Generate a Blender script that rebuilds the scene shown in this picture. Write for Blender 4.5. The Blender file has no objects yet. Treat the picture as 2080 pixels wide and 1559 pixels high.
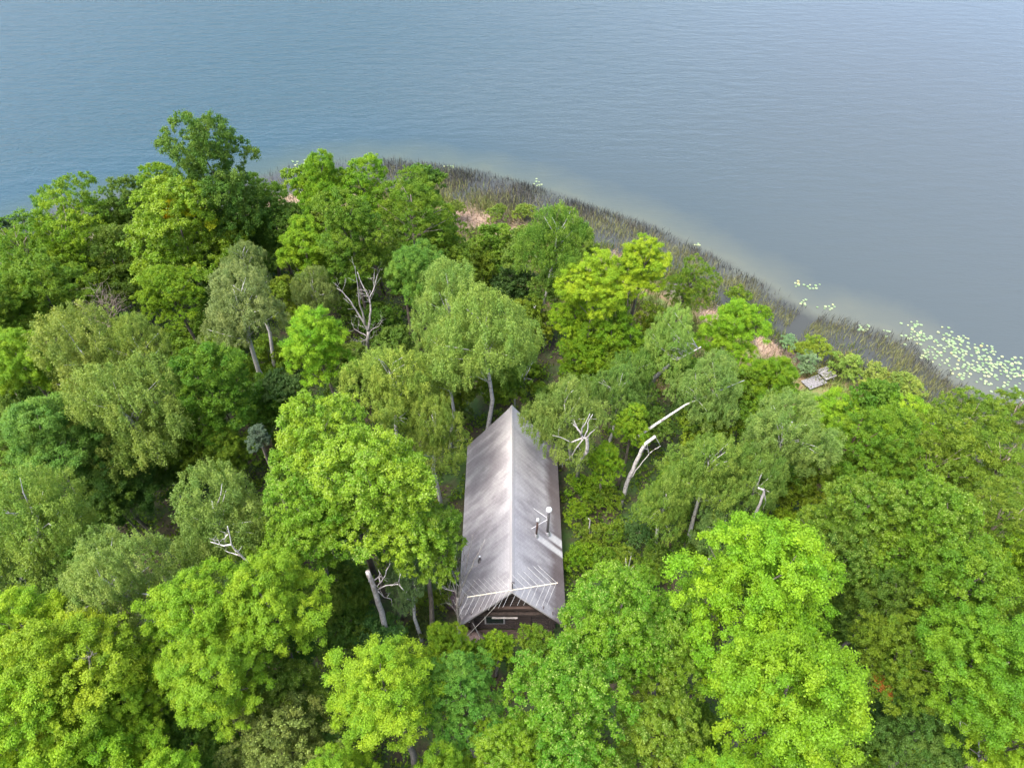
# Aerial view: old cabin in lakeside woodland on a point, lake beyond.
import bpy, math, random
import numpy as np
from mathutils import Vector

random.seed(7)
RNG = np.random.default_rng(11)
scene = bpy.context.scene
COL = scene.collection
R = math.radians

# ------------------------------------------------------------------ camera
CAM_Z, PITCH, F, W, H = 46.0, 47.0, 1440.0, 2080.0, 1559.0
CP, SP = math.cos(R(PITCH)), math.sin(R(PITCH))
CAM = np.array([0.0, 0.0, CAM_Z])
cd = bpy.data.cameras.new('camera')
cam = bpy.data.objects.new('camera', cd)
COL.objects.link(cam)
cam.location = CAM
cam.rotation_euler = (R(90 - PITCH), 0, 0)
cd.sensor_width = 36.0
cd.sensor_fit = 'HORIZONTAL'
cd.lens = F / W * 36.0
cd.clip_start, cd.clip_end = 0.5, 9000
scene.camera = cam


def ray(px, py):
    u, v = (px - W / 2) / F, (py - H / 2) / F
    return np.array([u, CP - v * SP, -SP - v * CP])


def at(px, py, z):                       # point seen at a picture position, at height z
    d = ray(px, py)
    t = (z - CAM_Z) / d[2]
    return CAM + d * t


def at_y(px, py, y):                     # the same, on the upright plane at distance y
    d = ray(px, py)
    return CAM + d * (y / d[1])


# ------------------------------------------------------------------ helpers
def link(o, parent=None, ploc=None):
    COL.objects.link(o)
    if parent is not None:
        o.parent = parent
    return o


def tag(o, label=None, cat=None, group=None, kind=None):
    if label: o['label'] = label
    if cat: o['category'] = cat
    if group: o['group'] = group
    if kind: o['kind'] = kind
    return o


def empty(name, loc, label=None, cat=None, group=None):
    o = bpy.data.objects.new(name, None)
    o.empty_display_size = 0.5
    o.location = loc
    COL.objects.link(o)
    return tag(o, label, cat, group)


def mesh_np(name, verts, quads=None, tris=None, smooth=False):
    """fast mesh from arrays"""
    me = bpy.data.meshes.new(name)
    verts = np.asarray(verts, dtype=np.float32)
    nq = 0 if quads is None else len(quads)
    nt = 0 if tris is None else len(tris)
    loops = []
    if nq: loops.append(np.asarray(quads, dtype=np.int32).ravel())
    if nt: loops.append(np.asarray(tris, dtype=np.int32).ravel())
    loops = np.concatenate(loops)
    me.vertices.add(len(verts))
    me.vertices.foreach_set('co', verts.ravel())
    me.loops.add(len(loops))
    me.loops.foreach_set('vertex_index', loops)
    starts = np.concatenate([np.arange(nq) * 4, nq * 4 + np.arange(nt) * 3]).astype(np.int32)
    me.polygons.add(nq + nt)
    me.polygons.foreach_set('loop_start', starts)
    me.polygons.foreach_set('use_smooth', np.full(nq + nt, smooth, dtype=bool))
    me.update(calc_edges=True)
    return me


class MB:
    """collects shapes in world coordinates, links them as one mesh object"""
    def __init__(self): self.v, self.f = [], []

    def add(self, vs, fs):
        b = len(self.v)
        self.v += [tuple(map(float, p)) for p in vs]
        self.f += [tuple(i + b for i in f) for f in fs]
        return self

    def box(self, x0, x1, y0, y1, z0, z1):
        return self.add([(x0, y0, z0), (x1, y0, z0), (x1, y1, z0), (x0, y1, z0),
                         (x0, y0, z1), (x1, y0, z1), (x1, y1, z1), (x0, y1, z1)],
                        [(0, 3, 2, 1), (4, 5, 6, 7), (0, 1, 5, 4), (1, 2, 6, 5), (2, 3, 7, 6), (3, 0, 4, 7)])

    def prism(self, pts, d):             # closed polygon pts extruded by vector d
        n = len(pts)
        pts = [Vector(p) for p in pts]
        q = [p + Vector(d) for p in pts]
        return self.add(pts + q, [tuple(range(n))[::-1], tuple(range(n, 2 * n))] +
                        [(i, (i + 1) % n, n + (i + 1) % n, n + i) for i in range(n)])

    def tube(self, path, radii, n=7, cap=True):
        path = [Vector(p) for p in path]
        if not hasattr(radii, '__len__'): radii = [radii] * len(path)
        vs, fs = [], []
        ref = Vector((0.31, 0.57, 0.76))
        for i, p in enumerate(path):
            t = (path[min(i + 1, len(path) - 1)] - path[max(i - 1, 0)]).normalized()
            a = t.cross(ref)
            if a.length < 1e-3: a = t.cross(Vector((1, 0, 0)))
            a.normalize(); b = t.cross(a)
            for k in range(n):
                an = 2 * math.pi * k / n
                vs.append(p + (a * math.cos(an) + b * math.sin(an)) * radii[i])
        for i in range(len(path) - 1):
            for k in range(n):
                fs.append((i * n + k, i * n + (k + 1) % n, (i + 1) * n + (k + 1) % n, (i + 1) * n + k))
        if cap:
            fs.append(tuple(range(n))[::-1]); m = (len(path) - 1) * n
            fs.append(tuple(range(m, m + n)))
        return self.add(vs, fs)

    def lathe(self, c, prof, n=16):      # prof: list of (r, z)
        vs, fs = [], []
        for r, z in prof:
            for k in range(n):
                a = 2 * math.pi * k / n
                vs.append((c[0] + r * math.cos(a), c[1] + r * math.sin(a), c[2] + z))
        for i in range(len(prof) - 1):
            for k in range(n):
                fs.append((i * n + k, i * n + (k + 1) % n, (i + 1) * n + (k + 1) % n, (i + 1) * n + k))
        fs.append(tuple(range(n))[::-1]); m = (len(prof) - 1) * n
        fs.append(tuple(range(m, m + n)))
        return self.add(vs, fs)

    def build(self, name, mat, parent=None, smooth=False, origin=None):
        me = bpy.data.meshes.new(name)
        off = Vector((0, 0, 0))
        if parent is not None:
            p = parent
            while p is not None:
                off += Vector(p.location); p = p.parent
        elif origin is not None:
            off = Vector(origin)
        me.from_pydata([tuple(Vector(v) - off) for v in self.v], [], self.f)
        if smooth:
            me.polygons.foreach_set('use_smooth', [True] * len(me.polygons))
        me.materials.append(mat)
        o = bpy.data.objects.new(name, me)
        if parent is None and origin is not None: o.location = origin
        return link(o, parent)


# ------------------------------------------------------------------ materials
def new_mat(name):
    m = bpy.data.materials.new(name)
    m.use_nodes = True
    nt = m.node_tree
    nt.nodes.clear()
    return m, nt.nodes, nt.links


def N(nodes, kind, **kw):
    n = nodes.new(kind)
    for k, v in kw.items():
        if k in ('op',): n.operation = v
        elif k == 'blend': n.blend_type = v
        elif k == 'dtype': n.data_type = v
        elif k.startswith('i_'):
            n.inputs[k[2:].replace('_', ' ')].default_value = v
        else: setattr(n, k, v)
    return n


def ramp(nodes, stops, interp='LINEAR'):
    r = nodes.new('ShaderNodeValToRGB')
    r.color_ramp.interpolation = interp
    e = r.color_ramp.elements
    while len(e) < len(stops): e.new(0.5)
    for el, (p, c) in zip(e, stops):
        el.position = p
        el.color = (c, c, c, 1) if not hasattr(c, '__len__') else (*c, 1)
    return r


def math_n(nodes, links, op, a, b=None, c=None, clamp=False):
    n = nodes.new('ShaderNodeMath'); n.operation = op; n.use_clamp = clamp
    for i, x in enumerate((a, b, c)):
        if x is None: continue
        if isinstance(x, (int, float)): n.inputs[i].default_value = x
        else: links.new(x, n.inputs[i])
    return n.outputs[0]


def mixc(nodes, links, fac, a, b, blend='MIX'):
    n = nodes.new('ShaderNodeMix'); n.data_type = 'RGBA'; n.blend_type = blend
    for s, x in ((0, fac), (6, a), (7, b)):
        if isinstance(x, (int, float)): n.inputs[s].default_value = x
        elif isinstance(x, tuple): n.inputs[s].default_value = (*x, 1)
        else: links.new(x, n.inputs[s])
    return n.outputs[2]


def noise_n(nodes, links, vec, scale, detail=4, rough=0.6):
    n = nodes.new('ShaderNodeTexNoise')
    n.inputs['Scale'].default_value = scale
    n.inputs['Detail'].default_value = detail
    n.inputs['Roughness'].default_value = rough
    if vec is not None: links.new(vec, n.inputs['Vector'])
    return n.outputs['Fac']


def mapping(nodes, links, scale, src='Object'):
    tc = nodes.new('ShaderNodeTexCoord')
    mp = nodes.new('ShaderNodeMapping')
    mp.inputs['Scale'].default_value = scale
    links.new(tc.outputs[src], mp.inputs['Vector'])
    return mp.outputs['Vector']


def wood_mat(name, c0, c1, scale=(3, 3, 0.6), rough=0.8, bump=0.15):
    m, nd, lk = new_mat(name)
    out = nd.new('ShaderNodeOutputMaterial'); b = nd.new('ShaderNodeBsdfPrincipled')
    f = noise_n(nd, lk, mapping(nd, lk, scale), 2.2, 6, 0.65)
    lk.new(mixc(nd, lk, ramp_link(nd, lk, f, ((0.35, 0), (0.65, 1))), c0, c1), b.inputs['Base Color'])
    b.inputs['Roughness'].default_value = rough
    bp = nd.new('ShaderNodeBump'); bp.inputs['Strength'].default_value = bump; bp.inputs['Distance'].default_value = 0.03
    lk.new(f, bp.inputs['Height']); lk.new(bp.outputs[0], b.inputs['Normal'])
    lk.new(b.outputs[0], out.inputs[0])
    return m


def ramp_link(nd, lk, f, stops):
    r = ramp(nd, stops); lk.new(f, r.inputs[0]); return r.outputs[0]


def plain_mat(name, c, rough=0.5, metal=0.0, vary=0.15):
    m, nd, lk = new_mat(name)
    out = nd.new('ShaderNodeOutputMaterial'); b = nd.new('ShaderNodeBsdfPrincipled')
    f = noise_n(nd, lk, mapping(nd, lk, (1, 1, 1)), 6, 5, 0.6)
    d = tuple(x * (1 - vary) for x in c)
    lk.new(mixc(nd, lk, f, d, c), b.inputs['Base Color'])
    b.inputs['Roughness'].default_value = rough
    b.inputs['Metallic'].default_value = metal
    lk.new(b.outputs[0], out.inputs[0])
    return m


def birch_bark():
    m, nd, lk = new_mat('birch_bark')
    out = nd.new('ShaderNodeOutputMaterial'); b = nd.new('ShaderNodeBsdfPrincipled')
    f = noise_n(nd, lk, mapping(nd, lk, (1.2, 1.2, 4.0)), 1.6, 4, 0.7)
    g = noise_n(nd, lk, mapping(nd, lk, (1, 1, 1)), 0.9, 3, 0.5)
    c = mixc(nd, lk, g, (0.36, 0.34, 0.325), (0.56, 0.54, 0.52))
    c = mixc(nd, lk, ramp_link(nd, lk, f, ((0.55, 0), (0.64, 1))), c, (0.10, 0.085, 0.075))
    lk.new(c, b.inputs['Base Color']); b.inputs['Roughness'].default_value = 0.75
    lk.new(b.outputs[0], out.inputs[0])
    return m


def leaf_mat():
    """one leaf material: the tree's own colour, varied clump by clump and leaf by leaf, pale tips where the tree flowers"""
    m, nd, lk = new_mat('leaves')
    out = nd.new('ShaderNodeOutputMaterial')
    oi = nd.new('ShaderNodeObjectInfo')
    a = nd.new('ShaderNodeAttribute'); a.attribute_name = 'leaf'
    sep = nd.new('ShaderNodeSeparateXYZ'); lk.new(a.outputs['Vector'], sep.inputs[0])
    hsv = nd.new('ShaderNodeHueSaturation')
    hue = math_n(nd, lk, 'MULTIPLY_ADD', sep.outputs[0], -0.045, 0.5225)
    val = math_n(nd, lk, 'MULTIPLY_ADD', sep.outputs[1], 0.75, 0.62)
    lk.new(hue, hsv.inputs['Hue']); lk.new(val, hsv.inputs['Value'])
    lk.new(oi.outputs['Color'], hsv.inputs['Color'])
    col = mixc(nd, lk, sep.outputs[2], hsv.outputs[0], (0.30, 0.40, 0.09))
    p = nd.new('ShaderNodeBsdfPrincipled')
    p.inputs['Roughness'].default_value = 0.55
    p.inputs['Specular IOR Level'].default_value = 0.3
    lk.new(col, p.inputs['Base Color'])
    tr = nd.new('ShaderNodeBsdfTranslucent')
    tc = mixc(nd, lk, 1.0, col, (1.25, 1.2, 0.55), 'MULTIPLY')
    lk.new(tc, tr.inputs['Color'])
    mx = nd.new('ShaderNodeMixShader'); mx.inputs[0].default_value = 0.48
    lk.new(p.outputs[0], mx.inputs[1]); lk.new(tr.outputs[0], mx.inputs[2])
    lk.new(mx.outputs[0], out.inputs[0])
    return m


LEAF = leaf_mat()
BIRCH = birch_bark()
BARK = wood_mat('grey_bark', (0.06, 0.05, 0.04), (0.17, 0.145, 0.12), (4, 4, 0.8))
BROWNBARK = wood_mat('brown_bark', (0.055, 0.033, 0.022), (0.16, 0.10, 0.07), (4, 4, 0.8))
DEAD = wood_mat('dead_wood', (0.20, 0.18, 0.17), (0.46, 0.435, 0.415), (5, 5, 1.0))
TWIG = wood_mat('dead_twigs', (0.16, 0.12, 0.10), (0.34, 0.27, 0.23), (5, 5, 1.0))

# ------------------------------------------------------------------ shoreline and ground
SH = [(-60, 470), (0, 462), (80, 428), (200, 402), (320, 386), (430, 368), (545, 347), (640, 328), (720, 322), (800, 324), (850, 330),
      (920, 340), (1000, 355), (1070, 374), (1140, 398), (1200, 420), (1260, 438), (1330, 464), (1400, 494), (1450, 522),
      (1500, 552), (1560, 580), (1610, 612), (1650, 636), (1720, 648), (1790, 672), (1850, 690), (1885, 730), (1930, 765),
      (1985, 800), (2080, 842), (2200, 905)]
shore = [at(x, y, 0.0)[:2] for x, y in SH]
shore = [(-2600, -700), (-700, -190), (-190, -20), (-95, 38)] + [tuple(p) for p in shore] + [(75, 22), (130, -30), (420, -170), (2600, -700)]
POLY = np.array(shore + [(2600, -3200), (-2600, -3200)])
LINE = np.array(shore)


def land_d(x, y):
    """signed distance from the waterline, positive on land"""
    x = np.asarray(x, float); y = np.asarray(y, float)
    sh = x.shape; x = x.ravel(); y = y.ravel()
    best = np.full(x.shape, 1e18)
    for a, b in zip(LINE[:-1], LINE[1:]):
        dx, dy = b - a
        t = np.clip(((x - a[0]) * dx + (y - a[1]) * dy) / (dx * dx + dy * dy), 0, 1)
        best = np.minimum(best, (x - a[0] - t * dx) ** 2 + (y - a[1] - t * dy) ** 2)
    ins = np.zeros(x.shape, bool)
    P = POLY
    for i in range(len(P)):
        a, b = P[i], P[(i + 1) % len(P)]
        if a[1] == b[1]: continue
        c = ((a[1] > y) != (b[1] > y)) & (x < (b[0] - a[0]) * (y - a[1]) / (b[1] - a[1]) + a[0])
        ins ^= c
    d = np.sqrt(best)
    return np.where(ins, d, -d).reshape(sh)


def ground_z(x, y):
    d = land_d(x, y)
    z = np.interp(d, [-40, -12, -3, 0, 5, 7.5, 12, 25, 60, 400], [-6, -3, -1.0, -0.45, -0.12, 0.10, 0.45, 0.9, 1.2, 3.0])
    wob = 0.12 * np.sin(x * 0.61 + 1.3) * np.sin(y * 0.53) + 0.06 * np.sin(x * 1.7 + y * 1.1)
    return z + np.where(d > 8, wob * np.clip((d - 8) / 8, 0, 1), 0)


def gz(x, y): return float(ground_z(np.array([x]), np.array([y]))[0])


# channel of open water through the reeds, and patches of bare tan matted grass
CHAN = [at(x, y, 0)[:2] for x, y in ((1648, 640), (1628, 655), (1612, 672), (1606, 690))]
TAN = [(at(x, y, 0.4)[:2], r * (.72 if x > 1100 else 1)) for x, y, r in ((948, 440, 2.6), (985, 452, 2.4), (930, 455, 2.0), (1040, 455, 2.2), (1272, 560, 3.0), (1255, 530, 2.0),
       (1575, 716, 2.0), (1607, 724, 1.7), (1555, 690, 1.4), (1450, 640, 2.0), (690, 420, 2.0), (575, 410, 2.2))]


def seg_d(x, y, pts):
    best = np.full(np.shape(x), 1e18)
    for a, b in zip(pts[:-1], pts[1:]):
        dx, dy = b[0] - a[0], b[1] - a[1]
        t = np.clip(((x - a[0]) * dx + (y - a[1]) * dy) / (dx * dx + dy * dy), 0, 1)
        best = np.minimum(best, np.hypot(x - a[0] - t * dx, y - a[1] - t * dy))
    return best


def tan_amount(x, y):
    v = np.zeros(np.shape(x))
    for (c, r) in TAN: v = np.maximum(v, np.exp(-((x - c[0]) ** 2 + (y - c[1]) ** 2) / (r * r)))
    return v


def axis(lo, hi, step, far):
    a = np.arange(lo, hi + 1e-6, step)
    g = step; lows, highs = [], []
    x = lo
    while x > -far: g *= 1.35; x -= g; lows.append(x)
    g = step; x = hi
    while x < far: g *= 1.35; x += g; highs.append(x)
    return np.array(lows[::-1] + list(a) + highs)


def grid_mesh(name, xs, ys, zf):
    X, Y = np.meshgrid(xs, ys)
    Z = zf(X, Y)
    nx, ny = len(xs), len(ys)
    idx = np.arange(nx * ny).reshape(ny, nx)
    q = np.stack([idx[:-1, :-1], idx[:-1, 1:], idx[1:, 1:], idx[1:, :-1]], -1).reshape(-1, 4)
    me = mesh_np(name, np.stack([X, Y, Z], -1).reshape(-1, 3), quads=q, smooth=True)
    return me, X.ravel(), Y.ravel()


def fattr(me, name, vals, domain='POINT'):
    at_ = me.attributes.new(name, 'FLOAT', domain)
    at_.data.foreach_set('value', np.asarray(vals, dtype=np.float32))


xs, ys = axis(-80, 70, 0.75, 3200), axis(-10, 100, 0.75, 3200)
me, X, Y = grid_mesh('ground', xs, ys, ground_z)
D = land_d(X, Y)
fattr(me, 'shore', D); fattr(me, 'tan', tan_amount(X, Y))


def ground_mat():
    m, nd, lk = new_mat('ground')
    out = nd.new('ShaderNodeOutputMaterial'); b = nd.new('ShaderNodeBsdfPrincipled')
    v = mapping(nd, lk, (1, 1, 1))
    n1 = noise_n(nd, lk, v, 0.55, 6, 0.65); n2 = noise_n(nd, lk, v, 3.0, 5, 0.7)
    forest = mixc(nd, lk, ramp_link(nd, lk, n2, ((0.35, 0), (0.7, 1))), (0.030, 0.028, 0.014), (0.085, 0.062, 0.038))
    forest = mixc(nd, lk, ramp_link(nd, lk, n1, ((0.42, 0), (0.6, 1))), forest, (0.035, 0.075, 0.014))
    marsh = mixc(nd, lk, ramp_link(nd, lk, n2, ((0.3, 0), (0.7, 1))), (0.15, 0.10, 0.05), (0.26, 0.19, 0.10))
    marsh = mixc(nd, lk, ramp_link(nd, lk, n1, ((0.42, 0), (0.58, 1))), marsh, (0.10, 0.15, 0.03))
    tanc = mixc(nd, lk, n2, (0.23, 0.155, 0.10), (0.38, 0.285, 0.21))
    a = nd.new('ShaderNodeAttribute'); a.attribute_name = 'shore'
    t = nd.new('ShaderNodeAttribute'); t.attribute_name = 'tan'
    s = math_n(nd, lk, 'ADD', a.outputs['Fac'], math_n(nd, lk, 'MULTIPLY_ADD', n1, 5.0, -2.5))
    wet = ramp_link(nd, lk, math_n(nd, lk, 'DIVIDE', s, 20.0), ((0.0, 0.0), (0.36, 0.0), (0.45, 1.0)))
    inl = ramp_link(nd, lk, math_n(nd, lk, 'DIVIDE', s, 40.0), ((0.42, 0.0), (0.55, 1.0)))
    c = mixc(nd, lk, wet, (0.07, 0.064, 0.058), marsh)
    c = mixc(nd, lk, inl, c, forest)
    tf = ramp_link(nd, lk, math_n(nd, lk, 'MULTIPLY_ADD', n1, 0.5, math_n(nd, lk, 'SUBTRACT', t.outputs['Fac'], 0.25)), ((0.35, 0), (0.55, 1)))
    c = mixc(nd, lk, tf, c, tanc)
    lk.new(c, b.inputs['Base Color']); b.inputs['Roughness'].default_value = 0.95
    bp = nd.new('ShaderNodeBump'); bp.inputs['Strength'].default_value = 0.5; bp.inputs['Distance'].default_value = 0.08
    lk.new(n2, bp.inputs['Height']); lk.new(bp.outputs[0], b.inputs['Normal'])
    lk.new(b.outputs[0], out.inputs[0])
    return m


me.materials.append(ground_mat())
tag(link(bpy.data.objects.new('ground', me)), kind='structure')

# ------------------------------------------------------------------ lake
xs, ys = axis(-90, 100, 1.0, 6000), axis(0, 130, 1.0, 6000)
me, X, Y = grid_mesh('lake_water', xs, ys, lambda x, y: np.zeros_like(x))
fattr(me, 'shore', -land_d(X, Y))


def water_mat():
    m, nd, lk = new_mat('lake_water')
    out = nd.new('ShaderNodeOutputMaterial'); b = nd.new('ShaderNodeBsdfPrincipled')
    tc = nd.new('ShaderNodeTexCoord')
    sep = nd.new('ShaderNodeSeparateXYZ'); lk.new(tc.outputs['Object'], sep.inputs[0])
    v = mapping(nd, lk, (1, 1, 1))
    big = noise_n(nd, lk, v, 0.018, 3, 0.5)
    # calm water in the lee on one side of the point, ruffled on the other
    pos = math_n(nd, lk, 'MULTIPLY_ADD', big, 40.0, math_n(nd, lk, 'MULTIPLY_ADD', sep.outputs[1], -0.10, sep.outputs[0]))
    calm = nd.new('ShaderNodeMapRange'); calm.interpolation_type = 'SMOOTHSTEP'
    calm.inputs['From Min'].default_value = -45; calm.inputs['From Max'].default_value = 75
    lk.new(pos, calm.inputs['Value'])
    a = nd.new('ShaderNodeAttribute'); a.attribute_name = 'shore'
    nsh = noise_n(nd, lk, v, 0.22, 4, 0.6)
    s = math_n(nd, lk, 'MULTIPLY_ADD', nsh, 5.0, math_n(nd, lk, 'SUBTRACT', a.outputs['Fac'], 2.5))
    deep = mixc(nd, lk, calm.outputs[0], WATER_RUFFLED, WATER_CALM_SKY)
    shal = ramp_link(nd, lk, math_n(nd, lk, 'DIVIDE', s, 12.0), ((0.0, 0.15), (0.12, 0.45), (0.5, 1.0)))
    c = mixc(nd, lk, shal, mixc(nd, lk, calm.outputs[0], (0.045, 0.066, 0.046), (0.105, 0.110, 0.082)), deep)
    reed = ramp_link(nd, lk, math_n(nd, lk, 'MULTIPLY_ADD', s, 0.25, 0.5), ((0.1, 0), (0.6, 1)))
    c = mixc(nd, lk, reed, (0.045, 0.048, 0.042), c)
    lk.new(c, b.inputs['Base Color'])
    b.inputs['Roughness'].default_value = 0.08
    b.inputs['IOR'].default_value = 1.36
    w1 = noise_n(nd, lk, mapping(nd, lk, (0.24, 0.70, 1)), 1.0, 5, 0.60)
    w2 = noise_n(nd, lk, mapping(nd, lk, (0.8, 1.6, 1)), 2.6, 3, 0.55)
    hgt = math_n(nd, lk, 'MULTIPLY_ADD', w2, 0.25, w1)
    bp = nd.new('ShaderNodeBump'); bp.inputs['Distance'].default_value = 0.55
    amp = nd.new('ShaderNodeMapRange')
    amp.inputs['To Min'].default_value = 0.7; amp.inputs['To Max'].default_value = 0.14
    lk.new(calm.outputs[0], amp.inputs['Value'])
    near = ramp_link(nd, lk, math_n(nd, lk, 'DIVIDE', a.outputs['Fac'], 20.0), ((0.0, 0.15), (0.8, 1.0)))
    lk.new(math_n(nd, lk, 'MULTIPLY', amp.outputs[0], near), bp.inputs['Strength'])
    lk.new(hgt, bp.inputs['Height']); lk.new(bp.outputs[0], b.inputs['Normal'])
    lk.new(b.outputs[0], out.inputs[0])
    return m


WATER_RUFFLED, WATER_CALM_SKY = (0.017, 0.045, 0.055), (0.058, 0.070, 0.069)  # calm side is paler: the brighter sky reflected there is put into its colour
me.materials.append(water_mat())
tag(link(bpy.data.objects.new('lake_water', me)), kind='structure')

# ------------------------------------------------------------------ foliage
UP = np.array([0, 0, 1.0])


def nrm(a): return a / np.maximum(np.linalg.norm(a, axis=-1, keepdims=True), 1e-9)


def leaf_quads(p, n, t, l, w):
    """rhombic leaves at p, normal n, axis t"""
    b = nrm(np.cross(n, t)); t = nrm(np.cross(b, n))
    l = l[:, None] * 0.5; w = w[:, None] * 0.5
    v = np.stack([p - t * l, p + b * w + t * l * 0.1, p + t * l, p - b * w + t * l * 0.1], 1).reshape(-1, 3)
    return v


def leaf_mesh(name, p, n, t, l, w, attr):
    v = leaf_quads(p, n, t, l, w)
    q = np.arange(len(v), dtype=np.int32).reshape(-1, 4)
    me = mesh_np(name, v, quads=q)
    a = me.attributes.new('leaf', 'FLOAT_VECTOR', 'FACE')
    a.data.foreach_set('vector', attr.astype(np.float32).ravel())
    me.materials.append(LEAF)
    return me


def make_crown(kind, rad, seed, par):
    """leafy crown centred on the origin: bough lobes > clumps > tufts > leaves; returns mesh and bough centres"""
    g = np.random.default_rng(seed)
    asp, nl = par['asp'], par['lobes']
    cr, flat = par['clump'], par['flat']
    lobes = [(np.array([0, 0, 0.10 * rad * asp]), np.array([par['core'], par['core'], par['core'] * 1.2 * asp]) * rad)]
    a0 = g.uniform(0, 6.28)
    for k in range(nl):
        a = a0 + 6.283 * k / nl * 1.0 + g.normal(0, .35)
        rr = g.uniform(.45, .74) * rad
        z = g.uniform(-.60, .50) * rad * asp
        if z > .2 * rad * asp: rr *= .75
        s = g.uniform(.20, par.get('lobe_s', .40)) * rad
        lobes.append((np.array([rr * math.cos(a), rr * math.sin(a), z]), np.array([s, s, s * par['lobe_z']])))
    for k in range(par['tops']):
        a = g.uniform(0, 6.28); rr = g.uniform(0, .30) * rad
        s = g.uniform(.26, .36) * rad
        lobes.append((np.array([rr * math.cos(a), rr * math.sin(a), g.uniform(.55, .78) * rad * asp]), np.array([s, s, s * par['lobe_z']])))
    # clump centres on lobe surfaces
    cand, outn = [], []
    for c, r3 in lobes:
        m = int(90 * (r3[0] * r3[1]) / (cr * cr) * .25) + 12
        d = nrm(g.normal(size=(m, 3))); d = d[d[:, 2] > par['under']]
        cand.append(c + d * r3 * g.uniform(.80, 1.20, (len(d), 1))); outn.append(d)
    cand, outn = np.concatenate(cand), np.concatenate(outn)
    keep = np.ones(len(cand), bool)
    for c, r3 in lobes:
        keep &= np.linalg.norm((cand - c) / r3, axis=1) > .80
    cand, outn = cand[keep], outn[keep]
    o = g.permutation(len(cand)); cand, outn = cand[o], outn[o]
    sel = []
    for i in range(len(cand)):
        if all(np.sum((cand[i] - cand[j]) ** 2) > (par['gap'] * cr) ** 2 for j in sel): sel.append(i)
    sel = np.array(sel)
    C, O = cand[sel], outn[sel]
    ni = int(len(C) * par['inner'])
    if ni:
        j = g.integers(0, len(C), ni)
        C = np.concatenate([C, C[j] * g.uniform(.45, .75, (ni, 1))]); O = np.concatenate([O, O[j]])
    P_, N_, T_, L_, W_, A_ = [], [], [], [], [], []
    for c, on in zip(C, O):
        rc = cr * g.uniform(.65, 1.35)
        nlv = int(par['n'] * (rc / cr) ** 2)
        nt_ = par['tufts']
        up = nrm(on * .55 + UP * .7)
        td = nrm(g.normal(size=(nt_, 3)) * .75 + up * .75)
        tc = c + td * rc * np.array([1, 1, flat]) * g.uniform(.55, 1.0, (nt_, 1))
        ti = g.integers(0, nt_, nlv)
        tr = rc * par['tuft_r']
        d = nrm(g.normal(size=(nlv, 3)) + up * .55)
        p = tc[ti] + d * tr * np.abs(g.normal(.55, .38, (nlv, 1))) * np.array([1, 1, .85])
        drp = par['droop']
        if drp:
            p[:, 2] -= drp * rc * g.random(nlv) ** 1.5
        n = nrm(d * .55 + UP * .45 + g.normal(size=(nlv, 3)) * par['jit'])
        t = nrm(g.normal(size=(nlv, 3)) + nrm(p - c) * .8 - UP * par['hang'])
        P_.append(p); N_.append(n); T_.append(t)
        s = g.uniform(.75, 1.25, nlv)
        L_.append(par['l'] * s); W_.append(par['w'] * s)
        ct = g.random(); tt = g.random(nt_)
        tip = (g.random(nlv) < par['tips'] * (.3 + 1.4 * g.random())) & (d @ UP > .25)
        A_.append(np.stack([np.clip(ct * .6 + tt[ti] * .25 + g.random(nlv) * .15, 0, 1),
                            np.clip(.25 * ct + .3 * tt[ti] + .45 * g.random(nlv), 0, 1), tip * g.uniform(.5, 1, nlv)], 1))
    me = leaf_mesh('crown_' + kind, np.concatenate(P_), np.concatenate(N_), np.concatenate(T_), np.concatenate(L_), np.concatenate(W_), np.concatenate(A_))
    return me, C


BASE = dict(core=.50, asp=1.1, lobes=12, tops=4, lobe_z=.85, clump=.80, flat=.65, under=-.35, gap=1.05, inner=.15, n=520, tufts=8, tuft_r=.36,
            droop=0, jit=.5, hang=.5, l=.155, w=.095, tips=0.0)
KIND = {
    'maple': dict(BASE, core=.46, lobes=14, lobe_s=.36, clump=.88, flat=.75, gap=1.10, n=1060, tufts=6, tuft_r=.43, jit=.45, l=.13, w=.093),
    'birch': dict(BASE, core=.40, asp=1.2, lobes=13, tops=6, lobe_z=1.1, clump=.66, flat=.85, gap=1.2, n=330, tufts=7, tuft_r=.36, droop=1.2, jit=.8, hang=1.0, l=.125, w=.08, under=-.55, inner=.15),
    'bass': dict(BASE, core=.42, lobes=15, tops=5, lobe_s=.34, asp=1.05, clump=.80, gap=1.12, inner=.1, n=720, tufts=9, tuft_r=.34, jit=.5, l=.16, w=.093, tips=.16),
    'ash': dict(BASE, core=.40, asp=1.05, lobes=14, tops=6, clump=.62, gap=1.40, flat=.6, n=330, tufts=7, tuft_r=.40, jit=.65, l=.16, w=.07, inner=.1),
    'broad': dict(BASE, core=.42, lobe_s=.33, asp=1.15, lobes=16, tops=6, inner=.1, clump=.70, gap=1.15, n=600, tufts=8, tuft_r=.37, jit=.55, l=.13, w=.083),
    'young': dict(BASE, asp=.95, lobes=7, tops=3, clump=.58, n=340, tufts=7, l=.16, w=.11, jit=.55),
    'bush': dict(BASE, asp=.70, lobes=6, tops=2, clump=.38, n=260, tufts=7, l=.12, w=.07, jit=.7, under=-.1),
}
PROTO = {}
for kind, rad, cnt in (('maple', 5, 5), ('birch', 4.6, 7), ('bass', 5, 4), ('ash', 4.5, 4), ('broad', 4.6, 6),
                       ('young', 2.6, 4), ('bush', 1.4, 4)):
    PROTO[kind] = [(*make_crown(kind, rad, 100 + 17 * i + len(kind) * 1000, KIND[kind]), rad) for i in range(cnt)]

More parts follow.
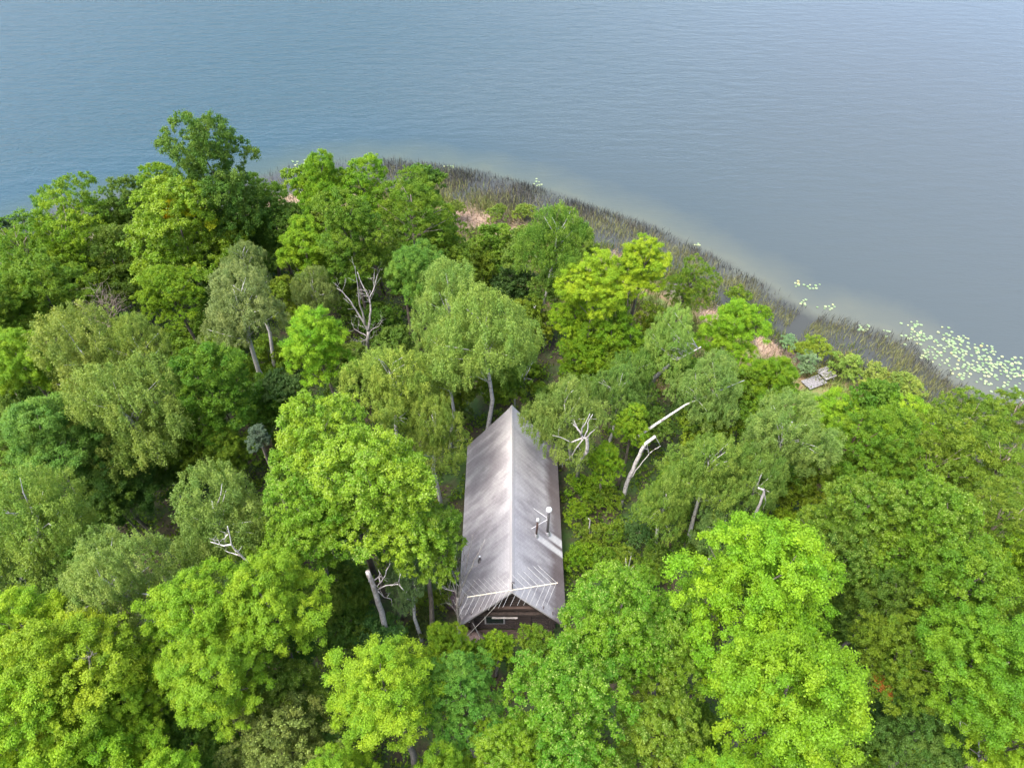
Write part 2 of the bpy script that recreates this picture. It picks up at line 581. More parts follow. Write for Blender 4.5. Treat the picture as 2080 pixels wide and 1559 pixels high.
TREE_NAME = {'maple': 'maple_tree', 'birch': 'birch_tree', 'bass': 'basswood_tree', 'ash': 'ash_tree', 'broad': 'broadleaf_tree', 'young': 'young_tree', 'bush': 'shrub'}
turn = {k: 0 for k in PROTO}


def plant(kind, C, rad, base, col, label, group=None, zscale=1.0, bark=None, path=None, cat='tree', trunk_r=None, limbs=9):
    """a tree: Empty at its foot, a crown and a trunk with limbs running up to the crown's clumps"""
    me, cl, pr = PROTO[kind][turn[kind] % len(PROTO[kind])]
    turn[kind] += 1
    C = np.asarray(C, float); base = np.asarray(base, float)
    root = empty(TREE_NAME[kind], base, label, cat, group)
    s = rad / pr
    o = bpy.data.objects.new('crown', me)
    o.location = C - base
    rz = random.uniform(0, 6.28)
    sx = random.uniform(.94, 1.06)
    o.rotation_euler = (random.uniform(-.08, .08), random.uniform(-.08, .08), rz)
    o.scale = (s * sx, s / sx, s * zscale)
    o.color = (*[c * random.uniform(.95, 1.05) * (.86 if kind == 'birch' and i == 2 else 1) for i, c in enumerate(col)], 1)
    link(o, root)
    # trunk and limbs
    if bark is None: bark = BIRCH if kind == 'birch' else BARK
    if kind == 'ash': limbs = 30; bark = TWIG
    if kind == 'birch': limbs = max(limbs, 18)
    mb = MB()
    top = C + np.array([random.uniform(-.1, .1) * rad, random.uniform(-.1, .1) * rad, .55 * rad * zscale])
    h = top[2] - base[2]
    if trunk_r is None: trunk_r = .05 + .008 * h + .010 * rad
    if path is None:
        mid = base * .5 + C * .5 + np.array([random.uniform(-.05, .05) * h, random.uniform(-.05, .05) * h, 0])
        ctrl = [base - np.array([0, 0, .3]), base * .75 + mid * .25 + np.array([0, 0, .02 * h]), mid, C * .7 + mid * .3, C, top]
    else:
        ctrl = [np.asarray(p, float) for p in path]
    nn = len(ctrl)
    mb.tube(ctrl, [trunk_r * (1.15 - .95 * i / (nn - 1)) for i in range(nn)], 7)
    ca, sa = math.cos(rz), math.sin(rz)
    idx = np.linspace(0, len(cl) - 1, limbs).astype(int) if len(cl) else []
    zs = [p[2] for p in ctrl]
    for k in idx:
        q = cl[k] * np.array([s * sx, s / sx, s * zscale]) * .97
        q = C + np.array([ca * q[0] - sa * q[1], sa * q[0] + ca * q[1], q[2]])
        zz = min(max(q[2] - .55 * rad - random.uniform(0, .25) * rad, base[2] + .35 * h), zs[-1] - .05)
        j = max(i for i in range(nn) if zs[i] <= zz or i == 0); j = min(j, nn - 2)
        f = min(max((zz - zs[j]) / max(zs[j + 1] - zs[j], 1e-3), 0), 1)
        a = ctrl[j] * (1 - f) + ctrl[j + 1] * f
        if path is not None:
            a = min((ctrl[i] * (1 - u) + ctrl[i + 1] * u for i in range(nn - 1) for u in (.2, .5, .8)), key=lambda c_: np.linalg.norm(c_ - q))
        m1 = a * .55 + q * .45 + np.array([random.uniform(-.07, .07) * rad, random.uniform(-.07, .07) * rad, .06 * rad])
        r0 = trunk_r * .26
        mb.tube([a, m1, q], [r0, r0 * .6, r0 * .18], 5)
    mb.build('trunk', bark, root, smooth=True)
    return root


# leaf colours
LIME, LIMEY, BRIGHT, MID, DARK = (.20, .345, .014), (.25, .375, .014), (.15, .275, .009), (.125, .225, .013), (.09, .17, .015)
BPALE, BOLIVE, BLUEG, GREYG, YELG, OLIVE = (.225, .325, .075), (.195, .28, .05), (.11, .21, .05), (.165, .235, .07), (.18, .285, .012), (.145, .235, .018)
ASP = {'maple': 1.1, 'birch': 1.15, 'bass': 1.05, 'ash': 1.05, 'broad': 1.15, 'young': .95, 'bush': .7}


def tree(kind, cx, cy, r, h, col, label, base=None, group=None, **kw):
    zc = 1.0 + h - 2
    r *= .94
    for _ in range(3):
        C = at(cx, cy, zc)
        rad = r / F * np.linalg.norm(C - CAM)
        g = max(gz(C[0], C[1]), .1)
        zc = max(g + h - rad * ASP[kind] * .92, g + rad * ASP[kind] * .55)
    C = at(cx, cy, zc)
    if base is None:
        bx, by = C[0] + random.uniform(-.04, .04) * h, C[1] + random.uniform(-.04, .04) * h
    else:
        bx, by, _ = at(base[0], base[1], 1.0)
    if kw.get('path') is not None: bx, by = kw['path'][0][:2]
    b = (bx, by, max(gz(bx, by), -.2))
    return plant(kind, C, rad, b, col, label, group, cat='shrub' if kind == 'bush' else 'tree', **kw)


# ------------------------------------------------------------------ the trees, one by one (crown centre and half width in the photograph, height in metres)
# back rows along the far shore
tree('ash', 165, 445, 78, 12, MID, 'mid green ash on the far shore beside the low dark green tree')
tree('ash', 60, 535, 85, 12, MID, 'feathery green ash at the photo edge near the dark shrub in the lake')
tree('ash', 150, 510, 82, 12, YELG, 'yellow tinted ash in front of the shoreline row, beside the feathery green one')
tree('broad', 285, 432, 62, 11, DARK, 'low dark green tree on the far shore below the tall dark one')
tree('broad', 335, 385, 48, 13, BRIGHT, 'slim bright green tree right against the tall dark shoreline tree')
tree('broad', 445, 372, 98, 18, (.095, .185, .02), 'tallest dark green tree, rising over the far shore above every other crown', zscale=1.2)
yt = tree('bass', 372, 482, 108, 15, YELG, 'broad tree whose rounded top is flecked with bright yellow leaves')
tree('broad', 565, 475, 72, 11, DARK, 'dark green crown tucked in front of the tallest shoreline tree, on its cabin side')
tree('broad', 528, 425, 64, 12, MID, 'mid green tree hugging the tallest shoreline tree where the open shallows begin')
tree('broad', 480, 505, 60, 10, DARK, 'dark crown squeezed between the yellow flecked tree and the dark one beside it')
tree('maple', 658, 390, 52, 14, BRIGHT, 'slender lime tree touching the lily pads beside the reeds', zscale=1.3)
tree('broad', 742, 405, 70, 14, BRIGHT, 'bright green tree just inside the far end of the reeds, second in that row')
tree('ash', 838, 430, 82, 15, MID, 'mid green feathery tree where the reed bed first comes into view')
tree('broad', 900, 490, 58, 10, MID, 'green tree standing next to the bare tan grass patch by the reeds')
tree('maple', 622, 515, 62, 12, LIME, 'yellowish lime tree with a narrow crown in the middle of the far group')
tree('broad', 715, 490, 88, 15, MID, 'full mid green tree behind the white dead snag, higher than its neighbours')
tree('ash', 815, 540, 55, 10, OLIVE, 'thin stemmed olive tree between the snag and the tan grass')
tree('young', 1005, 515, 62, 5, OLIVE, 'low olive willow bush spreading below the tan grass patch')
tree('young', 1040, 585, 55, 4.5, (.06, .12, .02), 'low dark willow beside the single white birch trunk')
tree('birch', 1128, 505, 82, 14, (.125, .235, .025), 'green birch standing alone by the reeds over a bare white lower trunk', base=(1089, 668))
tree('maple', 1308, 545, 62, 14, LIMEY, 'airy yellow lime maple with sky gaps, highest beside the reeds', limbs=16)
tree('maple', 1208, 590, 72, 13, LIMEY, 'yellow lime maple between the lone green birch and the airy one')
tree('ash', 1402, 575, 58, 10, MID, 'mid green tree beside the reeds, next to the airy yellow lime maple')
tree('maple', 1487, 680, 70, 10, LIME, 'round lime tree standing above the pink grass and the narrow channel')
tree('birch', 1362, 690, 62, 12, BPALE, 'pale birch leaning toward the lake with its white stem bare beneath', trunk_r=.17, path=[at(1300, 830, .8), at(1330, 766, 6.0), at(1366, 735, 8.6), at(1392, 722, 9.6), at(1424, 704, 10.6)])
tree('broad', 1170, 660, 62, 8, LIME, 'bright low tree beside the white lower trunk of the lone birch')
tree('broad', 1240, 700, 78, 9, BRIGHT, 'broad bright green tree in the hollow under the yellow lime maples')
tree('broad', 1180, 745, 62, 7, BRIGHT, 'bright green low tree behind the far gable of the cabin')
tree('maple', 1565, 792, 62, 8, BRIGHT, 'dense bright green tree beside the grey board landing')
tree('maple', 1690, 868, 76, 8, LIME, 'lime green tree whose top covers the near corner of the board landing', zscale=.75)
tree('maple', 1815, 875, 88, 9, LIME, 'wide lime green tree between the board landing and the large lily patch', zscale=.75)
tree('ash', 1950, 872, 78, 9, OLIVE, 'airy olive ash reaching toward the large lily patch')
tree('ash', 2055, 850, 60, 9, OLIVE, 'small airy ash at the photo edge under the large lily patch')
tree('birch', 1598, 878, 100, 15, (.19, .29, .065), 'big grey green birch above the brown leaning trunk', zscale=.75)
tree('ash', 1880, 960, 112, 11, OLIVE, 'wide olive ash full of bare grey twigs, above the bright oaks')
tree('ash', 2015, 965, 92, 11, OLIVE, 'olive ash with bare twigs at the photo edge, below the lily patch')
tree('broad', 1760, 925, 90, 12, MID, 'mid green tree growing from the brown trunk that leans toward the lake', bark=BROWNBARK, trunk_r=.27, path=[at(1598, 1034, .7), at(1610, 1016, 2.8), at(1652, 970, 6.0), at(1692, 926, 8.8), at(1735, 905, 10.2)])
tree('bass', 1745, 1050, 88, 15, MID, 'mid green tree with bright tips right of the brown leaning trunk')
tree('bass', 1885, 1080, 102, 16, (.125, .25, .012), 'rounded bright tree with lime tips, inland of the twiggy olive ash')
tree('ash', 2025, 1065, 80, 14, OLIVE, 'olive green tree at the photo edge, inland of the twiggy ashes')
tree('bass', 1715, 1140, 82, 13, DARK, 'dark tree sprinkled with pale tips behind the largest lime maple')
tree('broad', 1930, 1215, 128, 16, (.115, .235, .012), 'large bright green oak filling the slope above the orange leaves')
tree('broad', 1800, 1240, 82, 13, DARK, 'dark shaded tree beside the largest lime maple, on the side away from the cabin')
tree('maple', 2005, 1370, 108, 17, (.14, .26, .012), 'bright lime green oak at the photo edge above a bare hanging branch')
ot = tree('broad', 1830, 1340, 92, 14, MID, 'green tree with a small spray of orange leaves')
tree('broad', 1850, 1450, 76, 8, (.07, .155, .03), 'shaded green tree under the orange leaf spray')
tree('maple', 2068, 1500, 90, 15, LIME, 'lime tree in the bottom corner behind the bare hanging branch')
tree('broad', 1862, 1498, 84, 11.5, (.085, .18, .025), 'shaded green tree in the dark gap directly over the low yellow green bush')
tree('young', 1880, 1545, 100, 5, YELG, 'low yellow green bush at the bottom of the dark gap')
tree('young', 1088, 1318, 44, 5.5, (.14, .25, .014), 'green sapling before the cabin porch, beside the tipped basswood')
tree('young', 975, 1338, 40, 5.5, (.15, .27, .014), 'green sapling before the cabin porch, beside the boulder')
# big lime maples and oaks in the near rows
tree('maple', 1530, 1215, 158, 18, (.19, .35, .012), 'largest lime maple, its crown nearest to the chimneys of the cabin')
tree('maple', 1590, 1425, 160, 18, (.185, .335, .012), 'huge lime maple with whitish edge, in front of the largest one')
tree('bass', 1248, 1270, 130, 16, (.12, .255, .012), 'green basswood with whitish tips overlapping the near roof corner of the cabin')
tree('bass', 1362, 1300, 100, 14, (.12, .255, .012), 'green basswood wedged between the whitish tipped one and the lime maples')
tree('bass', 1160, 1440, 135, 16, (.12, .255, .012), 'basswood thick with whitish tips in front of the cabin door')
tree('bass', 1345, 1500, 105, 14, MID, 'darker basswood at the bottom between the tipped one and the huge lime maple')
tree('broad', 940, 1425, 88, 14, (.12, .265, .03), 'blue green rounded tree in front of the cabin')
tree('maple', 790, 1410, 118, 17, (.21, .355, .014), 'glowing lime maple beside the blue green tree in front of the cabin')
tree('bass', 1035, 1535, 82, 14, BRIGHT, 'small pale tipped basswood cut by the bottom edge below the blue green tree')
tree('maple', 905, 1318, 52, 8, BRIGHT, 'small lime tree close to the antenna gable of the cabin')
tree('young', 1010, 1310, 38, 6, LIME, 'young lime sapling right before the cabin door')
tree('maple', 405, 1262, 105, 17.5, LIME, 'lime maple leaning over the pale birch, lakeward one of its trio')
tree('maple', 555, 1240, 105, 17, LIME, 'lime maple of the trio that stands closest to the cabin')
tree('maple', 435, 1375, 98, 17, LIME, 'lime maple of the trio that hangs lowest over the pale tipped tree')
tree('bass', 575, 1410, 88, 12, OLIVE, 'olive tree with scattered pale tips between the lime maples')
tree('bass', 590, 1520, 112, 13, (.14, .20, .035), 'cream tipped basswood at the bottom edge, palest of them all')
tree('maple', 60, 1290, 92, 17, (.24, .37, .016), 'yellow lime maple at the photo edge, topmost of the corner group')
tree('maple', 145, 1385, 110, 18, (.235, .365, .016), 'yellow lime maple at the middle of the corner group, with a bare twig on top')
tree('maple', 55, 1490, 112, 18, (.24, .37, .016), 'yellow lime maple filling the bottom corner')
tree('maple', 268, 1440, 72, 15, LIME, 'smaller lime maple beside the corner group, with a dark gap behind')
tree('maple', 215, 1540, 95, 15, LIME, 'lime maple at the bottom edge below the smaller one')
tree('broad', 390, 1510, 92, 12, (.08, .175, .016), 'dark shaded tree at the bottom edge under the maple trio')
# inland on the far side of the cabin from the chimneys
tree('birch', 238, 1195, 92, 17.5, (.20, .31, .07), 'pale green birch topping the lime maple trio')
tree('birch', 80, 1075, 105, 16, BOLIVE, 'wide olive birch at the photo edge with a white stem near its foot', base=(46, 1190))
tree('birch', 50, 1200, 70, 12, (.10, .17, .035), 'dark birch under the wide olive one at the photo edge')
tree('birch', 440, 1060, 112, 16, (.185, .285, .06), 'green birch with a white forked limb showing, beside the big basswood', base=(528, 1190))
tree('bass', 660, 915, 130, 18, (.195, .335, .018), 'upper half of the large twin crowned basswood beside the cabin roof', limbs=14)
tree('bass', 760, 1000, 150, 18.5, (.195, .335, .018), 'big pale tipped basswood overhanging the cabin roof edge', limbs=14)
tree('bass', 640, 1065, 105, 16, (.155, .285, .014), 'basswood on the shaded side of the big twin crown', limbs=14)
tree('bass', 858, 1085, 88, 14, (.14, .26, .014), 'smaller basswood under the big one, touching the cabin wall side of the roof', limbs=10)
tree('broad', 470, 920, 58, 9, MID, 'mid green tree in the hollow before the small blue grey pine tip')
tree('young', 526, 888, 26, 13, (.11, .16, .10), 'small blue grey pine tip beside the large basswood')
tree('maple', 643, 710, 82, 14, LIME, 'round lime maple standing beside the white dead snag')
tree('birch', 800, 785, 88, 14, (.235, .325, .055), 'yellowish birch between the snag and the cabin roof')
tree('birch', 885, 870, 78, 12, BOLIVE, 'olive birch close against the far corner of the cabin roof')
tree('birch', 910, 625, 92, 15, (.215, .315, .07), 'tall pale birch behind the cabin, lakeward one of the pair')
tree('birch', 985, 705, 112, 16, (.20, .305, .065), 'broad birch right behind the far gable of the cabin')
tree('birch', 905, 735, 70, 12, (.195, .285, .06), 'narrower birch between the yellowish one and the broad one behind the cabin')
tree('maple', 850, 560, 64, 14, (.12, .25, .025), 'light green maple just lakeward of the tall pale birch')
tree('birch', 640, 598, 52, 11, GREYG, 'small grey green birch just behind the round lime maple')
tree('birch', 485, 618, 88, 16, (.195, .26, .085), 'greyest birch with bare white tips above a thick white trunk', base=(588, 848), zscale=.8, trunk_r=.23)
tree('birch', 500, 545, 48, 14, (.165, .23, .07), 'small grey birch behind the greyest one')
tree('broad', 348, 605, 64, 13, BRIGHT, 'bright green tree next to the dead grey brush tree')
tree('broad', 105, 620, 88, 13, MID, 'mid green tree in front of the feathery edge ash')
tree('broad', 25, 640, 72, 13, MID, 'mid green tree at the photo edge, level with the dead grey brush tree')
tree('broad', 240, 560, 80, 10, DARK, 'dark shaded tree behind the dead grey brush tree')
tree('broad', 440, 570, 62, 9, DARK, 'dark tree lakeward of the greyest birch')
tree('birch', 190, 740, 100, 15, (.225, .295, .06), 'yellow olive birch, uppermost of the inland birch clump')
tree('birch', 290, 720, 70, 14, BOLIVE, 'olive birch wedged behind the dark oak')
tree('birch', 265, 850, 108, 15, (.20, .28, .055), 'long olive birch with a slanting white stem, in the middle of the inland woods', base=(372, 1012))
tree('broad', 425, 800, 96, 14, (.10, .205, .012), 'dark green oak with lit tips between the inland birches')
tree('maple', 50, 745, 66, 14, LIME, 'lime tree at the photo edge beside the yellow olive birch')
tree('maple', 105, 915, 92, 14, (.135, .25, .035), 'blue green maple at the edge of the big dark hollow')
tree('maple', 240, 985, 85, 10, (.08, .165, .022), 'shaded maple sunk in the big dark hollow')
tree('young', 570, 790, 44, 8, BLUEG, 'small blue green sapling at the white birch trunk')
tree('broad', 50, 830, 70, 9, DARK, 'dark low tree above the blue green maple')
tree('broad', 140, 840, 60, 8, DARK, 'dark low tree between the blue green maple and the yellow olive birch')
tree('young', 770, 665, 50, 6, DARK, 'dark sapling in the gap beside the white dead snag')
tree('broad', 690, 1195, 70, 9, DARK, 'dark tree under the big basswood by the grey broken trunk')
tree('birch', 838, 1180, 56, 9, (.14, .215, .09), 'lichen grey green sapling between the broken trunk and the cabin wall')
tree('young', 765, 1290, 58, 6, (.085, .18, .04), 'teal green sapling at the foot of the grey broken trunk')
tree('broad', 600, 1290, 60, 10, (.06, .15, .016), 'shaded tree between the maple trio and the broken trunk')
# chimney side of the cabin
tree('birch', 1150, 850, 88, 12, (.19, .28, .065), 'pale birch drooping over the chimney side of the roof', base=(1160, 940))
tree('broad', 1230, 938, 46, 7, BRIGHT, 'bright tree behind the snapped birch stump')
tree('maple', 1283, 862, 46, 9, YELG, 'yellow tinted maple at the end of the leaning white birch trunk')
tree('birch', 1352, 1022, 64, 8, (.165, .265, .045), 'rounded green birch in front of the snapped birch stump')
tree('birch', 1435, 960, 82, 12, (.165, .265, .045), 'green birch under the long leaning white trunk')
tree('birch', 1465, 1070, 62, 8, (.15, .25, .065), 'blue green low birch above the largest lime maple')
tree('birch', 1538, 985, 70, 12, (.135, .23, .04), 'dark green birch beside the bleached hooked dead trunk')
tree('young', 1592, 1075, 44, 5, LIME, 'lime green bush at the foot of the brown leaning trunk')
tree('birch', 1290, 770, 55, 9, (.13, .24, .045), 'slim green birch lakeward of the yellow tinted maple')
tree('birch', 1255, 800, 60, 10, (.14, .25, .05), 'green birch touching the pale one over the chimney side of the roof')
tree('broad', 1410, 850, 50, 7, (.07, .14, .02), 'low green tree in the hollow under the leaning birch crown')
def patch(root, px, py, z, rad, col, name):
    o = bpy.data.objects.new(name, PROTO['bush'][turn['bush'] % 4][0]); turn['bush'] += 1
    o.location = at(px, py, z) - np.array(root.location); o.scale = (rad / 1.4,) * 3; o.color = (*col, 1)
    o.rotation_euler = (0, 0, random.uniform(0, 6)); link(o, root)


patch(ot, 1795, 1392, 11.2, .42, (.58, .27, .06), 'orange_leaves'); patch(ot, 1783, 1378, 11.2, .3, (.52, .29, .06), 'orange_leaves'); patch(ot, 1803, 1408, 10.8, .3, (.56, .25, .06), 'orange_leaves')
patch(yt, 352, 424, 13.6, .9, (.62, .58, .012), 'yellow_leaves'); patch(yt, 335, 418, 13.7, .7, (.56, .56, .012), 'yellow_leaves'); patch(yt, 384, 426, 13.6, .8, (.52, .54, .012), 'yellow_leaves')
patch(yt, 342, 440, 12.6, .35, (.62, .46, .010), 'yellow_leaves'); patch(yt, 430, 455, 13.0, .6, (.38, .43, .015), 'yellow_leaves')
# the crown of the snapped birch: its stem lies out toward the lake
P0, P1, P2 = at(1310, 876, 8.2), at(1392, 822, 9.4), at(1512, 772, 10.0)
C5 = at(1440, 795, 9.6)
foot = at(1285, 895, 7.6)
rt = plant('birch', C5, 2.55, (foot[0], foot[1], 7.6), (.19, .28, .07), 'snapped white birch top lying out toward the lake with pale leaves', path=[foot, P0, P1, P2], trunk_r=.125, limbs=14)

# crowns cut by the frame
for cx, cy, r, h, kind, col, lab in (
        (-45, 690, 80, 14, 'broad', MID, 'green tree cut by the photo edge level with the dead brush tree'),
        (-50, 900, 90, 14, 'birch', BOLIVE, 'olive birch cut by the photo edge beside the blue green maple'),
        (-60, 1330, 80, 16, 'maple', LIME, 'lime maple cut by the photo edge beside the corner group'),
        (2140, 1190, 90, 15, 'broad', BRIGHT, 'bright oak cut by the photo edge below the olive ashes'),
        (2150, 1330, 90, 15, 'broad', MID, 'green oak cut by the photo edge beside the bright lime oak'),
        (700, 1625, 95, 15, 'maple', LIME, 'lime crown just showing at the bottom under the glowing maple'),
        (330, 1630, 95, 15, 'maple', LIME, 'lime crown just showing at the bottom under the smaller corner maple'),
        (900, 1610, 85, 14, 'maple', BRIGHT, 'green crown just showing at the bottom under the blue green tree'),
        (1210, 1620, 100, 14, 'bass', MID, 'green crown just showing at the bottom under the thickly tipped basswood'),
        (1480, 1640, 110, 16, 'maple', LIME, 'lime crown just showing at the bottom under the huge maple')):
    tree(kind, cx, cy, r, h, col, lab)

# low shrubs on the chimney side of the cabin and round about
for i, (cx, cy, r, col, lab) in enumerate((
        (1180, 985, 34, BRIGHT, 'bright shrub pressed against the far half of the roof edge'),
        (1225, 1010, 36, MID, 'green shrub between the roof edge and the snapped birch stump'),
        (1172, 1040, 26, BRIGHT, 'small bright shrub level with the taller chimney'),
        (1200, 1085, 34, OLIVE, 'olive shrub around the short white dead stick'),
        (1245, 1090, 34, MID, 'green shrub by the reddish brush patch'),
        (1180, 1130, 34, BRIGHT, 'bright shrub by the near half of the roof edge'),
        (1225, 1140, 38, MID, 'green shrub between the roof and the small white dead sapling'),
        (1270, 1130, 30, OLIVE, 'olive shrub behind the small white dead sapling'),
        (1300, 1090, 34, (.06, .14, .03), 'dark shrub below the rounded green birch'),
        (1330, 1130, 32, DARK, 'dark shrub beside the largest lime maple'),
        (1318, 1165, 34, MID, 'green shrub in the gap between the whitish tipped basswood and the largest lime maple'),
        (1300, 1195, 30, BRIGHT, 'bright low shrub deep in the gap beside the whitish tipped basswood'),
        (1385, 1110, 36, DARK, 'dark shrub between the rounded birch and the largest lime maple'),
        (880, 1215, 32, OLIVE, 'olive shrub behind the bare grey tree by the cabin'),
        (865, 1260, 30, (.07, .11, .02), 'brownish olive shrub beside the bare grey tree'),
        (930, 840, 34, BOLIVE, 'olive shrub at the far end of the cabin'),
        (1100, 800, 36, MID, 'green shrub behind the far gable near the pale birch'),
        (1018, 780, 36, MID, 'green shrub under the broad birch by the far gable'),
        (1470, 830, 30, (.07, .12, .03), 'dull shrub under the end of the leaning birch'),
        (1640, 735, 26, (.21, .33, .15), 'pale leafed shrub at the inner end of the wet channel'),
        (1602, 692, 18, (.21, .33, .16), 'small pale leafed shrub in the pink grass'),
        (1660, 705, 28, (.22, .30, .03), 'yellow olive sedge bush between the channel and the pale leafed shrub'),
        (1630, 710, 20, (.21, .29, .025), 'small yellow olive sedge bush beside the channel'),
        (1720, 745, 34, (.25, .34, .06), 'yellow olive bush lakeward of the board landing'),
        (1775, 765, 36, (.25, .34, .06), 'olive bush second along from the board landing'),
        (1840, 785, 32, (.25, .34, .06), 'olive bush third along from the board landing'),
        (1545, 640, 24, BRIGHT, 'green bush in the marsh above the pink grass'),
        (1500, 600, 26, OLIVE, 'olive bush at the reeds lakeward of the round lime tree'),
        (1010, 435, 24, (.17, .26, .035), 'green sedge bush at the reeds beside the tan grass'),
        (1065, 430, 22, (.19, .27, .04), 'olive sedge bush at the reeds near the lone birch'),
        (925, 425, 20, (.19, .26, .04), 'olive sedge bush where the tan grass begins'))):
    tree('bush', cx, cy, r, 2.3, col, lab, group='shrubs near the cabin and the shore', limbs=6, trunk_r=.05)
# dark plant leaning over the water at the photo edge
tree('bush', 12, 470, 34, 2.6, (.03, .065, .02), 'dark shrub standing out in the lake at the photo edge', limbs=6, trunk_r=.06)

# understory trees in the gaps
g = np.random.default_rng(5)
spots = []
for yy in np.arange(4, 74, 4.9):
    for xx in np.arange(-54, 44, 4.9):
        x, y = xx + g.uniform(-1.9, 1.9), yy + g.uniform(-1.9, 1.9)
        if land_d(np.array([x]), np.array([y]))[0] < 15: continue
        if -5.8 < x < 9.5 and 12.5 < y < 36.5: continue
        if abs(x) > 6 + .80 * (y + 18): continue
        spots.append((x, y))
for x, y in spots:
    z = gz(x, y); hh = g.uniform(3.0, 9.0); rad = g.uniform(1.4, 2.2) + .06 * hh
    c = [(.10, .20, .016), (.13, .23, .014), (.14, .24, .03), (.16, .25, .016)][g.integers(0, 4)]
    plant('young', (x, y, z + max(hh - rad * .9, rad * .7)), rad, (x, y, z), c,
          'young green tree half hidden in the shade between taller crowns', group='young trees in the gaps of the woods', limbs=5, trunk_r=.07)

# ------------------------------------------------------------------ undergrowth, reeds and marsh grass (stuff)
g = np.random.default_rng(21)


def scatter(n, cond, x0=-62, x1=48, y0=2, y1=92):
    x = g.uniform(x0, x1, n); y = g.uniform(y0, y1, n)
    d = land_d(x, y)
    k = cond(x, y, d)
    return x[k], y[k], d[k]


def outside_cabin(x, y): return ~((np.abs(x) < 3.6) & (y > 18.4) & (y < 34))


cx_, cy_, cd_ = scatter(9500, lambda x, y, d: (d > 12) & outside_cabin(x, y) & (tan_amount(x, y) < .35) & (np.abs(x) < 10 + .8 * (y + 18)))
m = 24
px_ = np.repeat(cx_, m) + g.normal(0, .38, len(cx_) * m); py_ = np.repeat(cy_, m) + g.normal(0, .38, len(cx_) * m)
hh_ = np.repeat(g.uniform(.15, 1.1, len(cx_)), m) * g.random(len(px_)) ** .7
ok = outside_cabin(px_, py_)
px_, py_, hh_ = px_[ok], py_[ok], hh_[ok]
p = np.stack([px_, py_, ground_z(px_, py_) + .05 + hh_], 1)
nn_ = len(p)
nv = nrm(UP * .8 + g.normal(size=(nn_, 3)) * .55); tv = g.normal(size=(nn_, 3)) - UP * .2
s = g.uniform(.7, 1.3, nn_)
att = np.stack([np.repeat(g.random(len(cx_)), m)[ok], g.random(nn_), np.zeros(nn_)], 1)
o = link(bpy.data.objects.new('undergrowth', leaf_mesh('undergrowth', p, nv, tv, .26 * s, .15 * s, att)))
o.color = (.13, .225, .016, 1)
tag(o, kind='stuff')


def blades(name, x, y, hgt, wid, lean, col_attr, mat):
    n = len(x)
    z = np.minimum(ground_z(x, y), 0.6) if False else ground_z(x, y)
    b = np.stack([x, y, z - .05], 1)
    a = g.uniform(0, 6.283, n)
    side = np.stack([np.cos(a), np.sin(a), np.zeros(n)], 1) * (wid * .5)[:, None]
    bend = g.normal(size=(n, 2)) * (lean * hgt)[:, None]
    mid = b + np.stack([bend[:, 0] * .3, bend[:, 1] * .3, hgt * .6], 1)
    top = b + np.stack([bend[:, 0], bend[:, 1], hgt], 1)
    v = np.stack([b - side, b + side, mid + side * .8, mid - side * .8, top], 1).reshape(-1, 3)
    i = np.arange(n)[:, None] * 5
    me = mesh_np(name, v, quads=i + np.array([[0, 1, 2, 3]]), tris=i + np.array([[3, 2, 4]]))
    at_ = me.attributes.new('tone', 'FLOAT', 'FACE')
    at_.data.foreach_set('value', np.concatenate([col_attr, col_attr]).astype(np.float32))
    me.materials.append(mat)
    return tag(link(bpy.data.objects.new(name, me)), kind='stuff')


def blade_mat(name, stops):
    m, nd, lk = new_mat(name)
    out = nd.new('ShaderNodeOutputMaterial'); b = nd.new('ShaderNodeBsdfPrincipled')
    a = nd.new('ShaderNodeAttribute'); a.attribute_name = 'tone'
    lk.new(ramp_link(nd, lk, a.outputs['Fac'], stops), b.inputs['Base Color'])
    b.inputs['Roughness'].default_value = .8
    tr = nd.new('ShaderNodeBsdfTranslucent'); lk.new(ramp_link(nd, lk, a.outputs['Fac'], stops), tr.inputs['Color'])
    mx = nd.new('ShaderNodeMixShader'); mx.inputs[0].default_value = .25
    lk.new(b.outputs[0], mx.inputs[1]); lk.new(tr.outputs[0], mx.inputs[2]); lk.new(mx.outputs[0], out.inputs[0])
    return m


def lump(x, y, f, ph):                   # smooth clumpiness 0..1
    return .5 + .25 * (np.sin(x * f + ph + 1.7 * np.sin(y * f * .7)) + np.sin(y * f * 1.3 + 2 * ph + 1.3 * np.sin(x * f * .9)))


# reed bed: standing dead and green stalks in the shallows
x, y, d = scatter(640000, lambda x, y, d: (d > -.3) & (d < 9.5), -56, 50, 26, 92)
d = d * np.interp(x, [0, 14], [1.0, 2.2]); w = np.interp(d, [-.3, .6, 6, 9.5], [.25, 1, .8, 0]) * np.clip(lump(x, y, .55, 1.0) * 1.5, .25, 1)
w *= np.interp(x, [-19, -12], [.06, 1]); k = (g.random(len(x)) < w) & (seg_d(x, y, CHAN) > .75)
k &= ~((x > 26) & (d < 2.4) & (g.random(len(x)) < .6))
x, y, d = x[k], y[k], d[k]
hgt = g.uniform(.5, 1.35, len(x)) * np.interp(d, [-.3, 2, 9], [.9, 1.05, .8])
tone = np.clip(np.interp(d, [0, 1.5, 4], [.02, .06, .18]) + np.interp(d, [1, 4], [.22, .34]) * g.random(len(x)) + np.clip((d - 3.2) / 6, 0, .6) * g.random(len(x)) + .5 * (g.random(len(x)) < np.interp(d, [.5, 4], [.05, .24])) + .25 * (lump(x, y, .8, 3.1) - .5), 0, 1)
REEDM = blade_mat('reed_stalks', ((0, (.028, .031, .028)), (.25, (.055, .054, .046)), (.45, (.13, .115, .085)), (.7, (.15, .16, .05)), (1, (.24, .25, .09))))
